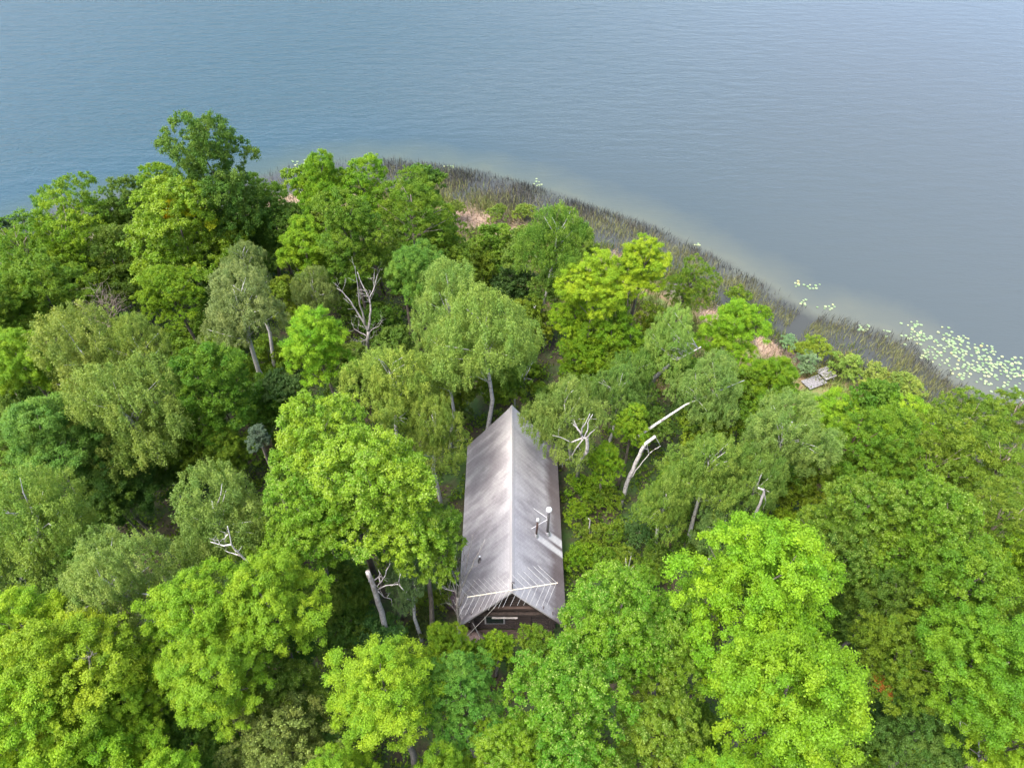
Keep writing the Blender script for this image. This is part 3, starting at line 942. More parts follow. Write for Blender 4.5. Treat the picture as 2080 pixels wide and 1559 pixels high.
blades('reeds', x, y, hgt, g.uniform(.03, .07, len(x)), np.full(len(x), .20), np.clip(tone + np.clip((x - 4) / 10, 0, 1) * np.clip((d - 1.5) / 3, 0, 1) * .45 * g.random(len(x)), 0, 1), REEDM)

# marsh grass between reeds and woods
x, y, d = scatter(420000, lambda x, y, d: (d > 3) & (d < 21), -56, 50, 22, 88)
w = np.interp(d - np.interp(x, [2, 18], [2.0, 0]), [3, 5.5, 14, 21], [.1, 1, .7, 0]) * np.clip(lump(x, y, 1.1, .4) * 1.7 - .35, .08, 1) * (1 - .92 * np.clip(tan_amount(x, y) * 1.3, 0, 1))
k = (g.random(len(x)) < w) & (seg_d(x, y, CHAN) > .6)
x, y, d = x[k], y[k], d[k]
tone = np.clip(.15 + .45 * g.random(len(x)) + .35 * lump(x, y, .9, 2.2) - .1 + .2 * (g.random(len(x)) < .15), 0, 1)
GRASSM = blade_mat('marsh_grass', ((0, (.05, .075, .016)), (.35, (.11, .15, .025)), (.6, (.17, .19, .04)), (.8, (.26, .20, .09)), (1, (.40, .30, .17))))
blades('marsh_grass', x, y, g.uniform(.4, 1.25, len(x)), g.uniform(.04, .09, len(x)), np.full(len(x), .3), tone, GRASSM)
# flattened dry grass on the tan patches
x, y, d = scatter(520000, lambda x, y, d: (d > 5) & (d < 26) & (tan_amount(x, y) > .12), -40, 40, 25, 80)
k = g.random(len(x)) < .55 * tan_amount(x, y) + .05
x, y = x[k], y[k]
DRYM = blade_mat('dry_grass', ((0, (.10, .075, .04)), (.3, (.22, .14, .09)), (.6, (.31, .22, .15)), (1, (.52, .43, .33))))
blades('dry_grass', x, y, g.uniform(.15, .45, len(x)), g.uniform(.03, .06, len(x)), np.full(len(x), 1.3), g.random(len(x)), DRYM)

# ------------------------------------------------------------------ lily pads
def pad_mesh(seed):
    gg = random.Random(seed)
    n = 13
    a0 = .22
    top, bot = [(0, 0, .006)], [(0, 0, -.012)]
    for i in range(n):
        a = a0 + (6.283 - 2 * a0) * i / (n - 1)
        r = 1.0 + gg.uniform(-.05, .05)
        top.append((r * math.cos(a), r * math.sin(a), .03 + gg.uniform(0, .04)))
        bot.append((r * .96 * math.cos(a), r * .96 * math.sin(a), -.012))
    f = [(0, i, i + 1) for i in range(1, n)]
    b = n + 1
    f += [(b, b + i + 1, b + i) for i in range(1, n)]
    f += [(i + 1, i, b + i, b + i + 1) for i in range(1, n)]
    f += [(1, 0, b, b + 1), (0, n, b + n, b)]
    me = bpy.data.meshes.new('lily_pad'); me.from_pydata(top + bot, [], f)
    return me


def pad_mat():
    m, nd, lk = new_mat('lily_pad')
    out = nd.new('ShaderNodeOutputMaterial'); b = nd.new('ShaderNodeBsdfPrincipled')
    oi = nd.new('ShaderNodeObjectInfo')
    r = ramp(nd, ((0, (.14, .22, .09)), (.6, (.21, .27, .14)), (.96, (.32, .35, .16)), (1, (.33, .29, .10))))
    lk.new(oi.outputs['Random'], r.inputs[0]); lk.new(r.outputs[0], b.inputs['Base Color'])
    b.inputs['Roughness'].default_value = .4
    lk.new(b.outputs[0], out.inputs[0])
    return m


PADM = pad_mat()
PADS = [pad_mesh(i) for i in range(4)]
for me in PADS: me.materials.append(PADM)
g = np.random.default_rng(77)
placed = []


def pad(px, py, r, label, group):
    c = at(px, py, 0)
    for q in placed:
        if math.hypot(c[0] - q[0], c[1] - q[1]) < (q[2] + r) * .66: return False
    placed.append((c[0], c[1], r))
    o = bpy.data.objects.new('lily_pad', PADS[len(placed) % 4])
    o.location = (c[0], c[1], .012 + .004 * (len(placed) % 7))
    o.scale = (r, r, .6)
    o.rotation_euler = (0, 0, g.uniform(0, 6.28))
    link(o)
    tag(o, label, 'lily pad', group)
    return True


# dense patch: clump centres in the picture, spread of each, number of pads
for cx, cy, sx, sy, n in ((1852, 662, 12, 5, 10), (1868, 688, 14, 9, 22), (1866, 683, 9, 6, 8), (1925, 682, 12, 9, 14), (1960, 690, 14, 8, 12),
                          (1930, 700, 18, 8, 20), (1900, 705, 12, 6, 8), (1945, 714, 14, 8, 18), (1882, 720, 14, 8, 14), (1915, 728, 16, 8, 12), (1995, 708, 12, 7, 14),
                          (1960, 733, 16, 9, 16), (2005, 727, 14, 9, 16), (2028, 735, 16, 9, 18), (1990, 745, 18, 8, 14), (2060, 733, 14, 8, 10), (1955, 760, 14, 7, 14),
                          (2010, 755, 18, 8, 12), (2050, 755, 16, 10, 16), (2072, 765, 10, 12, 12), (1995, 775, 16, 7, 8), (2055, 785, 14, 10, 10), (2040, 805, 14, 8, 6), (2070, 800, 8, 8, 6)):
    done = 0
    for _ in range(n * 6):
        if done >= n: break
        x, y = cx + g.normal(0, sx), cy + g.normal(0, sy)
        if x < 1830 or x > 2098: continue
        done += pad(x, y, g.uniform(.09, .155), 'pale green lily pad afloat in the large crowded patch off the end of the reeds', 'lily pads of the large patch')
for cx, cy, sx, sy, n, where in (
        (612, 336, 12, 5, 18, 'in the small far clump beside the slender lime tree'), (911, 341, 7, 3, 9, 'in the tiny clump against the far reeds'),
        (1090, 372, 8, 4, 8, 'in the loose clump off the reeds above the lone birch'), (1415, 497, 4, 3, 4, 'in the pair of specks against the middle reeds'),
        (1622, 577, 6, 4, 5, 'in the little string off the reeds, farthest out from the channel'), (1646, 582, 8, 3, 8, 'in the little cluster out in open water beyond the channel'),
        (1631, 614, 5, 3, 6, 'in the cluster at the mouth of the channel'), (1680, 625, 10, 4, 8, 'in the sparse string off the reeds just past the channel'),
        (1752, 668, 9, 5, 10, 'among the reeds between the channel and the large patch'), (1798, 677, 6, 4, 4, 'scattered singly before the large patch')):
    done = 0
    for _ in range(n * 8):
        if done >= n: break
        done += pad(cx + g.normal(0, sx), cy + g.normal(0, sy), g.uniform(.09, .16), 'yellow green lily pad ' + where, 'lily pads ' + where)

# ------------------------------------------------------------------ cabin
X0, X1, Y0, Y1 = -3.42, 3.42, 19.25, 33.6      # roof edges
ZE, ZR = 3.0, 7.7                               # eave and ridge
CG = gz(0, 26)
cabin = empty('cabin', (0, 26.4, CG), 'weathered grey wooden cabin with a steep pale shingle roof in the clearing', 'cabin')


def shingle_mat():
    m, nd, lk = new_mat('old_shingles')
    out = nd.new('ShaderNodeOutputMaterial'); b = nd.new('ShaderNodeBsdfPrincipled')
    tc = nd.new('ShaderNodeTexCoord'); sep = nd.new('ShaderNodeSeparateXYZ'); lk.new(tc.outputs['Object'], sep.inputs[0])
    ax = math_n(nd, lk, 'ABSOLUTE', sep.outputs[0])          # 0 at ridge, 3.4 at eave
    sl = math_n(nd, lk, 'MULTIPLY', ax, 1.70)                # distance down the slope
    side = math_n(nd, lk, 'SIGN', sep.outputs[0])
    cmb = nd.new('ShaderNodeCombineXYZ')
    lk.new(sep.outputs[1], cmb.inputs[0]); lk.new(sl, cmb.inputs[1]); lk.new(math_n(nd, lk, 'MULTIPLY', side, 7.3), cmb.inputs[2])

    def streak(sy, ss, detail, rough, off=0.0):
        mp = nd.new('ShaderNodeMapping'); mp.inputs['Scale'].default_value = (sy, ss, 1); mp.inputs['Location'].default_value = (off, off * .3, off)
        lk.new(cmb.outputs[0], mp.inputs['Vector'])
        return noise_n(nd, lk, mp.outputs[0], 1.0, detail, rough)
    s1 = streak(1.15, .30, 4, .6)
    s2 = streak(3.6, .35, 4, .6, 3.0)
    s3 = streak(.25, .22, 2, .5, 9.0)
    fine = streak(14, 5, 4, .7, 1.0)
    down = math_n(nd, lk, 'DIVIDE', sl, 5.8)
    st = math_n(nd, lk, 'ADD', math_n(nd, lk, 'MULTIPLY', s1, .75), math_n(nd, lk, 'MULTIPLY_ADD', s2, .22, math_n(nd, lk, 'MULTIPLY', s3, .35)))
    hump = math_n(nd, lk, 'SUBTRACT', ramp_link(nd, lk, down, ((0.0, .0), (.13, .55), (.45, 1.0), (1.0, .8))), .72)
    st = math_n(nd, lk, 'MULTIPLY_ADD', hump, .20, st)
    far = nd.new('ShaderNodeMapRange'); far.inputs['From Min'].default_value = 23; far.inputs['From Max'].default_value = 29
    far.inputs['To Max'].default_value = .05; lk.new(sep.outputs[1], far.inputs['Value'])
    st = math_n(nd, lk, 'ADD', st, math_n(nd, lk, 'MULTIPLY', far.outputs[0], math_n(nd, lk, 'LESS_THAN', side, 0.0)))
    dark = ramp_link(nd, lk, st, ((.58, 0.0), (.78, .75), (.92, 1.0)))
    # zinc-washed clean strips below the two flues
    def strip(yc, hw, s0):
        dy = math_n(nd, lk, 'ABSOLUTE', math_n(nd, lk, 'SUBTRACT', sep.outputs[1], yc))
        a = nd.new('ShaderNodeMapRange'); a.interpolation_type = 'SMOOTHSTEP'
        a.inputs['From Min'].default_value = hw * 1.5; a.inputs['From Max'].default_value = hw * .7
        lk.new(math_n(nd, lk, 'MULTIPLY_ADD', s2, .12, dy), a.inputs['Value'])
        c = nd.new('ShaderNodeMapRange'); c.inputs['From Min'].default_value = s0; c.inputs['From Max'].default_value = s0 + .25
        lk.new(sl, c.inputs['Value'])
        r = math_n(nd, lk, 'GREATER_THAN', side, 0.0)
        return math_n(nd, lk, 'MULTIPLY', math_n(nd, lk, 'MULTIPLY', a.outputs[0], c.outputs[0]), r)
    clean = math_n(nd, lk, 'MAXIMUM', strip(FLUES[0][1], .26, FLUES[0][0] * 1.7), strip(FLUES[1][1], .30, FLUES[1][0] * 1.7))
    dark = math_n(nd, lk, 'MULTIPLY', dark, math_n(nd, lk, 'SUBTRACT', 1.0, clean))
    base = mixc(nd, lk, fine, (.44, .42, .425), (.53, .51, .515))
    col = mixc(nd, lk, dark, base, (.225, .205, .22))
    # lichen-browned lower edge on the chimney side
    edge = math_n(nd, lk, 'MULTIPLY', math_n(nd, lk, 'GREATER_THAN', side, 0.0),
                  ramp_link(nd, lk, math_n(nd, lk, 'MULTIPLY_ADD', s1, .35, down), ((.85, 0), (1.12, .75))))
    edge = math_n(nd, lk, 'MULTIPLY', edge, math_n(nd, lk, 'SUBTRACT', 1.0, clean))
    col = mixc(nd, lk, edge, col, (.12, .085, .08))
    pale = ramp_link(nd, lk, down, ((0.0, 1.0), (.05, .65), (.35, 0.0)))
    col = mixc(nd, lk, math_n(nd, lk, 'MULTIPLY', pale, .35), col, (.57, .55, .55))
    col = mixc(nd, lk, math_n(nd, lk, 'MULTIPLY', clean, .9), col, (.70, .68, .67))
    # courses and tabs
    br = nd.new('ShaderNodeTexBrick'); br.offset = .5
    br.inputs['Scale'].default_value = 1.0
    br.inputs['Brick Width'].default_value = .30; br.inputs['Row Height'].default_value = .15; br.inputs['Mortar Size'].default_value = .012
    br.inputs['Color1'].default_value = (.86, .86, .86, 1); br.inputs['Color2'].default_value = (1, 1, 1, 1); br.inputs['Mortar'].default_value = (.62, .62, .62, 1)
    br.inputs['Bias'].default_value = .3
    lk.new(cmb.outputs[0], br.inputs['Vector'])
    col = mixc(nd, lk, .75, col, br.outputs['Color'], 'MULTIPLY')
    lk.new(col, b.inputs['Base Color']); b.inputs['Roughness'].default_value = .85
    bp = nd.new('ShaderNodeBump'); bp.inputs['Strength'].default_value = .4; bp.inputs['Distance'].default_value = .015
    lk.new(math_n(nd, lk, 'MULTIPLY_ADD', br.outputs['Fac'], -1.0, fine), bp.inputs['Height']); lk.new(bp.outputs[0], b.inputs['Normal'])
    lk.new(b.outputs[0], out.inputs[0])
    return m


def on_right(px, py):                    # where a sight line meets the chimney-side slope
    d = ray(px, py); k = (ZR - ZE) / X1
    t = (CAM_Z - ZR) / (-d[2] - k * d[0])
    return CAM + d * t


def on_left(px, py):
    d = ray(px, py); k = (ZR - ZE) / X1
    t = (CAM_Z - ZR) / (-d[2] + k * d[0])
    return CAM + d * t


fl_s, fl_b = on_right(1089, 1086), on_right(1112, 1082)
FLUES = ((fl_s[0], fl_s[1]), (fl_b[0], fl_b[1]))
SHING = shingle_mat()
DARKW = wood_mat('dark_boards', (.022, .016, .013), (.065, .045, .037), (2, 2, 8), .85, .3)
WALLW = wood_mat('brown_boards', (.035, .023, .019), (.095, .062, .052), (.5, 2, 9), .85, .3)
GREYW = wood_mat('weathered_boards', (.20, .18, .165), (.44, .41, .39), (2, 6, 2), .85, .3)
METAL = plain_mat('flue_metal', (.16, .15, .15), .45, .6)
BRIGHTM = plain_mat('bright_metal', (.80, .80, .80), .35, .3, .05)
GALV = plain_mat('galvanised', (.55, .55, .56), .4, .6)
GLASS = plain_mat('dark_glass', (.02, .025, .03), .1)
# roof: two slopes with thickness, slightly sagging along the ridge
mb = MB()
ny = 24
th = .14
for sgn in (-1, 1):
    xe = X1 * sgn
    top, bot = [], []
    for i in range(ny + 1):
        y = Y0 + (Y1 - Y0) * i / ny
        sag = -.07 * math.sin(math.pi * i / ny) + .015 * math.sin(i * 1.9)
        row_t, row_b = [], []
        for k in range(7):
            f = k / 6
            zz = ZR + (ZE - ZR) * f + sag * (1 - .4 * f) - .05 * math.sin(math.pi * f) + (.012 * math.sin(i * 2.3 + k * 1.9 + sgn))
            row_t.append((xe * f + sgn * .001, y, zz)); row_b.append((xe * f + sgn * .001, y, zz - th * 1.35))
        top.append(row_t); bot.append(row_b)
    vs = [p for r in top for p in r] + [p for r in bot for p in r]
    nb = (ny + 1) * 7
    fs = []
    for i in range(ny):
        for k in range(6):
            a = i * 7 + k
            q = (a, a + 1, a + 8, a + 7) if sgn > 0 else (a, a + 7, a + 8, a + 1)
            fs.append(q); fs.append(tuple(nb + j for j in q[::-1]))
    for i in range(ny): fs.append((i * 7 + 6, nb + i * 7 + 6, nb + i * 7 + 13, i * 7 + 13))
    for k in range(6):
        fs.append((k, nb + k, nb + k + 1, k + 1)); e = ny * 7
        fs.append((e + k, e + k + 1, nb + e + k + 1, nb + e + k))
    mb.add(vs, fs)
roof = mb.build('roof', SHING, cabin)
roof.location = (0, 0, 0)
# the shingle pattern reads object coordinates: keep the roof's own frame at the world origin
for v in roof.data.vertices: v.co += Vector(cabin.location)
roof.location = -Vector(cabin.location)
RIDGEM = plain_mat('ridge_shingles', (.46, .44, .435), .8, 0, .25)
mb = MB()
for i in range(46):
    y = Y0 + (Y1 - Y0) * i / 46; y2 = y + (Y1 - Y0) / 46 + .02
    sg = -.07 * math.sin(math.pi * i / 46) + .015 * math.sin(i / 46 * ny * 1.9)
    z = ZR + .03 + sg
    mb.add([(-.15, y, z - .17), (0, y, z + .02), (.15, y, z - .17), (-.15, y2, z - .185), (0, y2, z + .005), (.15, y2, z - .185),
            (-.15, y, z - .2), (0, y, z - .01), (.15, y, z - .2)],
           [(0, 1, 4, 3), (1, 2, 5, 4), (6, 7, 1, 0), (7, 8, 2, 1)])
mb.build('ridge_cap', RIDGEM, roof)
k = (ZR - ZE) / X1
# bargeboards under the roof edge at both gables
for yb in (Y0 + .04, Y1 - .10):
    mb = MB()
    for sgn in (-1, 1):
        mb.prism([(sgn * .02, yb, ZR - .20), (sgn * (X1 - .02), yb, ZE - .17), (sgn * (X1 - .02), yb, ZE - .42), (sgn * .02, yb, ZR - .47)], (0, .05, 0))
    mb.build('bargeboard', DARKW, cabin)
# walls
wx, wy0, wy1 = 2.75, 20.15, 32.7
zt = ZR - k * wx - .32
for sgn in (-1, 1):
    MB().box(sgn * wx - .09, sgn * wx + .09, wy0, wy1, CG - .3, zt).build('side_wall', WALLW, cabin)
for yy in (wy0 - .09, wy1 - .09):
    MB().prism([(-wx + .09 - .18, yy - .002, CG - .3), (wx + .09, yy - .002, CG - .3), (wx + .09, yy - .002, zt - .002), (0, yy - .002, ZR - .35), (-wx - .09, yy - .002, zt - .002)], (0, .18, 0)).build('gable_wall', WALLW, cabin)
yf = wy0 - .09
# horizontal log courses on the antenna gable
mb = MB()
for i, z in enumerate(np.arange(CG + .15, 7.0, .30)):
    half = min(wx + .06, (ZR - .45 - z) / k)
    if half < .25: break
    mb.tube([(-half, yf - .03, z), (half, yf - .03, z)], .135, 8)
mb.build('log_course', DARKW, cabin)
# porch truss: tie beams and posts below the overhang
MB().box(-2.55, 2.55, 19.45, 19.65, 4.02, 4.24).build('tie_beam', DARKW, cabin)
MB().box(-1.95, 1.95, 19.46, 19.64, 4.86, 5.04).build('tie_beam', WALLW, cabin)
for sx in (-2.5, 2.5):
    MB().box(sx - .09, sx + .09, 19.45, 19.63, CG - .2, 4.02).build('porch_post', DARKW, cabin)
door = MB().box(.25, 1.2, yf - .22, yf - .16, CG + .1, CG + 2.1).build('door', WALLW, cabin)
MB().tube([(.36, yf - .26, CG + 1.1), (.36, yf - .21, CG + 1.1)], .04, 8).build('handle', METAL, door)
wf = MB().box(-1.75, -.45, yf - .23, yf - .165, CG + 1.0, CG + 2.15).build('window', GREYW, cabin)
MB().box(-1.65, -.55, yf - .245, yf - .232, CG + 1.1, CG + 2.05).build('pane', GLASS, wf)
MB().box(-2.7, 2.7, 19.3, yf - .2, CG - .1, CG + .08).build('porch_floor', WALLW, cabin)
MB().tube([(-1.25, 19.40, 3.92), (.35, 19.40, 3.92)], .055, 8).build('pole', GREYW, cabin)
MB().lathe((-2.75, 19.5, 3.35), [(.02, .32), (.05, .30), (.05, .22), (.15, .18), (.17, .05), (.12, -.06), (.02, -.09)], 14).build('porch_lamp', BRIGHTM, cabin, True)


# flues
def flue(b, h, r, capr, mat, lean=(0, 0)):
    z0 = b[2] - .25
    top = (b[0] + lean[0], b[1] + lean[1], b[2] + h)
    fl = MB().tube([(b[0], b[1], z0), top], [r, r], 14).build('chimney_pipe', mat, cabin, True)
    MB().lathe(top, [(r * .9, -.02), (r * 1.05, .05), (capr, .05), (capr * 1.02, .12), (capr, .17), (capr * .75, .27), (capr * .3, .33), (.01, .34)], 18).build('rain_cap', BRIGHTM, fl, True)
    MB().lathe((b[0], b[1], b[2] - .08), [(r * 2.4, -.12), (r * 2.3, .05), (r * 1.3, .16), (r * 1.05, .22)], 16).build('flashing', GALV, fl, True)
    return top


t1 = flue(fl_s, 1.7, .065, .115, plain_mat('rusty_flue', (.10, .06, .05), .6, .4), (.06, -.02))
t2 = flue(fl_b, 2.7, .085, .205, METAL)
m2 = Vector(t2) - Vector((0, 0, .95))
for q in (on_right(1084, 1032), on_right(1080, 1073)):
    MB().tube([m2, Vector(q)], .015, 6).build('stay_rod', BRIGHTM, cabin)
vp = on_left(975, 1137)
v = MB().tube([(vp[0], vp[1], vp[2] - .1), (vp[0], vp[1], vp[2] + .42)], .06, 10).build('vent_pipe', METAL, cabin)
MB().lathe((vp[0], vp[1], vp[2] + .42), [(.065, 0), (.075, .05), (.05, .08), (.01, .085)], 12).build('vent_cap', BRIGHTM, v)
MB().lathe((vp[0], vp[1], vp[2] - .05), [(.17, -.12), (.15, .03), (.075, .09)], 12).build('flashing', METAL, v)

# ------------------------------------------------------------------ roof-top television antenna
ap = Vector((0.02, 19.42, ZR))
ant = empty('tv_antenna', ap, 'long television antenna with swept rods on a short mast over the cabin gable', 'antenna')
CREAM = plain_mat('boom_metal', (.66, .60, .46), .45, .2, .1)
ROD = plain_mat('rod_metal', (.58, .565, .53), .4, .4, .1)
zb = ZR + .78
MB().tube([(ap.x, ap.y, ZR - .5), (ap.x, ap.y, zb + .1)], .035, 8).build('mast', METAL, ant)
bl, br_ = Vector(at(949, 1212, zb)), Vector(at(1133, 1183, zb))
MB().tube([bl, br_], .028, 8).build('boom', CREAM, ant)
MB().tube([(ap.x - .05, ap.y, zb - .06), (ap.x + .12, ap.y + .03, zb - .06)], .07, 8).build('clamp', METAL, ant)
bd = (br_ - bl).normalized(); sd = Vector((-bd.y, bd.x, 0)); L = (br_ - bl).length
fr = [.015, .085, .15, .215, .27, .325, .38, .43, .48, .56, .64, .71, .78, .86, .93, .985]
for i, f in enumerate(fr):
    c = bl + bd * (L * f)
    hl = 1.12 + .28 * abs(f - .45) + .25 * (f > .8)
    for s_ in (1, -1):
        tip = c + sd * (s_ * hl * .84) - bd * (hl * .55) + Vector((0, 0, random.uniform(-.03, .06)))
        MB().tube([c + Vector((0, 0, .05)), tip], .009, 5).build('rod', ROD, ant)

# rope / wire from the mast to the ground and a pale pole propped by the porch
w0 = Vector((-.05, 19.35, ZR + .2)); w1 = Vector(at(940, 1300, CG + .3))
o = MB().tube([w0, w0.lerp(w1, .5) - Vector((0, 0, .15)), w1], .018, 5).build('guy_wire', ROD, None, origin=w1)
tag(o, 'pale slack wire running from the antenna mast to the ground', 'wire')
q0, q1 = at(980, 1303, CG + .1), at(947, 1238, 4.3)
o = MB().tube([q0, q1], [.035, .028], 6).build('pole', DEAD, None, origin=q0)
tag(o, 'thin pale pole propped aslant before the porch', 'pole')

# ------------------------------------------------------------------ things on the ground
def rock(name, c, r, mat, seed, label, cat, flat=.7):
    gg = np.random.default_rng(seed)
    vs, fs = [], []
    nu, nv_ = 14, 9
    ph = gg.uniform(0, 6, 6)
    for j in range(nv_ + 1):
        th_ = math.pi * j / nv_
        for i in range(nu):
            a = 2 * math.pi * i / nu
            k_ = 1 + .14 * math.sin(2 * a + ph[0] + th_) + .10 * math.sin(3 * a + ph[1]) * math.sin(2 * th_ + ph[2]) + .05 * math.sin(5 * a + ph[3])
            vs.append((c[0] + r * k_ * math.sin(th_) * math.cos(a), c[1] + r * k_ * math.sin(th_) * math.sin(a), c[2] + r * flat * k_ * math.cos(th_)))
    for j in range(nv_):
        for i in range(nu):
            fs.append((j * nu + i, (j + 1) * nu + i, (j + 1) * nu + (i + 1) % nu, j * nu + (i + 1) % nu))
    return tag(MB().add(vs, fs).build(name, mat, None, True, origin=c), label, cat)


STONE = plain_mat('brown_stone', (.21, .15, .14), .9, 0, .4)
p_ = at(962, 1296, CG + .3)
rock('boulder', (p_[0], p_[1], CG + .3), .62, STONE, 3, 'brownish boulder beside the foot of the bare grey tree', 'boulder')
p_ = at(918, 1216, CG + .7)
dr = empty('barrel', (p_[0], p_[1], CG), 'old rust brown barrel standing against the cabin wall', 'barrel')
RUST = plain_mat('rusty_drum', (.20, .12, .12), .7, .2, .45)
MB().lathe((p_[0], p_[1], CG), [(.40, 0), (.43, .02), (.43, .35), (.455, .37), (.43, .40), (.43, .75), (.455, .77), (.43, .80), (.43, 1.12), (.44, 1.15)], 20).build('drum_body', RUST, dr, True)
MB().lathe((p_[0], p_[1], CG + 1.12), [(.405, 0.0), (.40, .02), (.1, .025)], 20).build('lid', RUST, dr)

# grey board landing by the marsh
g0, g1 = at(1640, 779, .7), at(1690, 760, .7)
e = Vector(g1 - g0); e.z = 0; le = e.length; e.normalize(); s_ = Vector((-e.y, e.x, 0))
land = empty('board_landing', (g0[0], g0[1], .35), 'weathered grey board landing lying between the lime trees and the marsh', 'landing')
BOARD = wood_mat('landing_boards', (.13, .125, .125), (.28, .27, .27), (4, 4, 4), .85, .3)
for a0_, a1_, sh_ in ((-.2, le * .62, 0), (le * .635, le + .25, .22)):
    mb = MB()
    nb = 7 if sh_ == 0 else 5
    for i in range(nb):
        w_ = 1.15 / nb if sh_ == 0 else 1.35 / nb
        o_ = -.6 + i * w_ + sh_
        a = Vector((g0[0], g0[1], .62 + .10 * (sh_ > 0))) + s_ * o_ + e * (a0_ + random.uniform(-.06, .06))
        b_ = e * (a1_ - a0_)
        mb.prism([a, a + s_ * (w_ - .025), a + s_ * (w_ - .025) + Vector((0, 0, .05)), a + Vector((0, 0, .05))], b_)
    mb.build('deck', BOARD, land)
mb = MB()
for f in (.05, .5, .95):
    for q in (-.45, .4):
        b_ = Vector((g0[0], g0[1], 0)) + e * (le * f) + s_ * q
        mb = MB(); mb.tube([(b_.x, b_.y, gz(b_.x, b_.y) - .2), (b_.x, b_.y, .615)], .06, 7); mb.build('post', GREYW, land)

# pale post lamp at the lone birch
b_ = at(1087, 637, 1.0)
pl = empty('post_lamp', (b_[0], b_[1], gz(b_[0], b_[1])), 'small white topped post on a dark base beside the lone white trunk', 'post')
zg = gz(b_[0], b_[1])
MB().lathe((b_[0], b_[1], zg), [(.34, -.05), (.36, .12), (.30, .42), (.08, .5)], 14).build('base', plain_mat('black_iron', (.015, .015, .017), .5), pl)
MB().tube([(b_[0], b_[1], zg + .48), (b_[0], b_[1], zg + 1.05)], .05, 8).build('stem', BRIGHTM, pl)
MB().lathe((b_[0], b_[1], zg + 1.03), [(.06, 0), (.24, .03), (.25, .10), (.14, .2), (.02, .23)], 14).build('cap', BRIGHTM, pl, True)


# ------------------------------------------------------------------ dead trees and bare limbs
def snag(name, base_px, lines, mat, label, cat='dead tree', spread=.5, zbase=None, ydist=None, seed=1, twigs=0, twig_len=1.0, twig_mat=None, group=None, back=0.0):
    """bare wood: each line is a list of picture positions with a start and end radius (m), laid near an upright plane through the foot"""
    rr = random.Random(seed)
    b = at(base_px[0], base_px[1], 1.0 if zbase is None else zbase)
    y0 = b[1] if ydist is None else ydist
    zf = max(gz(b[0], b[1]), -.1) if zbase is None else zbase
    root = empty(name, (b[0], b[1], zf), label, cat, group)
    mb = MB(); tw = MB() if twig_mat else mb; nt_ = 0
    starts = {}
    if zbase is not None and name != 'dead_limb':
        zg_ = max(gz(b[0], b[1]), -.1)
        mb.tube([(b[0] + .1, b[1] + back, zg_ - .2), (b[0] - .05, b[1] + .05 + back * .8, zg_ * .5 + zbase * .5), tuple(b)], [lines[0][1] * 1.25, lines[0][1] * 1.1, lines[0][1]], 7)
        root.location.z = zg_
    for li, (pts, r0, r1) in enumerate(lines):
        path = []
        drift = rr.uniform(-1, 1) * spread
        n = len(pts)
        key0 = pts[0]
        y_start = starts.get(key0, y0)
        for i, (px, py) in enumerate(pts):
            y = y_start + (drift * i if li else 0)
            path.append(at_y(px, py, y)); starts[(px, py)] = y
        # smooth in-between points with a little crookedness
        fine_p, fine_r = [], []
        for i in range(n - 1):
            a, c = Vector(path[i]), Vector(path[i + 1])
            for q in range(3):
                f = q / 3
                jit = Vector((rr.uniform(-1, 1), rr.uniform(-1, 1), rr.uniform(-1, 1))) * ((c - a).length * .025 if q else 0)
                fine_p.append(a.lerp(c, f) + jit); fine_r.append(r0 + (r1 - r0) * (i + f) / (n - 1))
        fine_p.append(Vector(path[-1])); fine_r.append(r1)
        mb.tube(fine_p, fine_r, 7)
        for _ in range(twigs if li else twigs // 2):
            j = rr.randrange(len(fine_p) // 3, len(fine_p))
            p0 = fine_p[j]; dr_ = (fine_p[j] - fine_p[max(j - 1, 0)]).normalized() if j else Vector((0, 0, 1))
            v_ = (dr_ * .9 + Vector((rr.uniform(-1, 1), rr.uniform(-1, 1), rr.uniform(-.3, .9)))).normalized() * twig_len * rr.uniform(.4, 1.1)
            p1 = p0 + v_ * .5 + Vector((rr.uniform(-.1, .1), rr.uniform(-.1, .1), rr.uniform(-.05, .1)))
            r_ = min(fine_r[j] * .5, .035)
            tw.tube([p0, p1, p0 + v_], [r_, r_ * .7, r_ * .3], 4); nt_ += 1
            p2 = p1 + Vector((rr.uniform(-1, 1), rr.uniform(-1, 1), rr.uniform(-.1, .8))).normalized() * twig_len * .45
            tw.tube([p1, p2], [r_ * .6, r_ * .25], 4)
    mb.build('trunk', mat, root, True)
    if nt_ and twig_mat: tw.build('twigs', twig_mat or mat, root)
    return root


# tall white snag
snag('dead_tree', (745, 722), [
    ([(745, 722), (746, 700), (748, 672)], 0.155, 0.126),
    ([(748, 672), (742, 660), (733, 645), (722, 628), (709, 608), (695, 592), (684, 585)], 0.104, 0.022),
    ([(742, 660), (737, 635), (730, 615), (728, 595), (724, 565), (721, 540)], 0.089, 0.015),
    ([(748, 672), (751, 650), (753, 625), (750, 605), (742, 590), (733, 572), (726, 552)], 0.104, 0.022),
    ([(750, 605), (757, 592), (763, 572), (767, 557)], 0.052, 0.015),
    ([(745, 682), (731, 675), (719, 667), (714, 655)], 0.044, 0.015),
    ([(749, 676), (757, 668), (770, 662), (776, 650)], 0.037, 0.011),
    ([(747, 690), (757, 684), (760, 674)], 0.037, 0.011),
    ([(745, 688), (733, 694), (727, 702)], 0.030, 0.010),
    ([(744, 716), (735, 704), (724, 698)], 0.030, 0.010)], DEAD, 'tall bleached dead snag forking into bare white limbs beside the round lime maple', zbase=4.0, seed=4, twigs=6, twig_len=1.2)
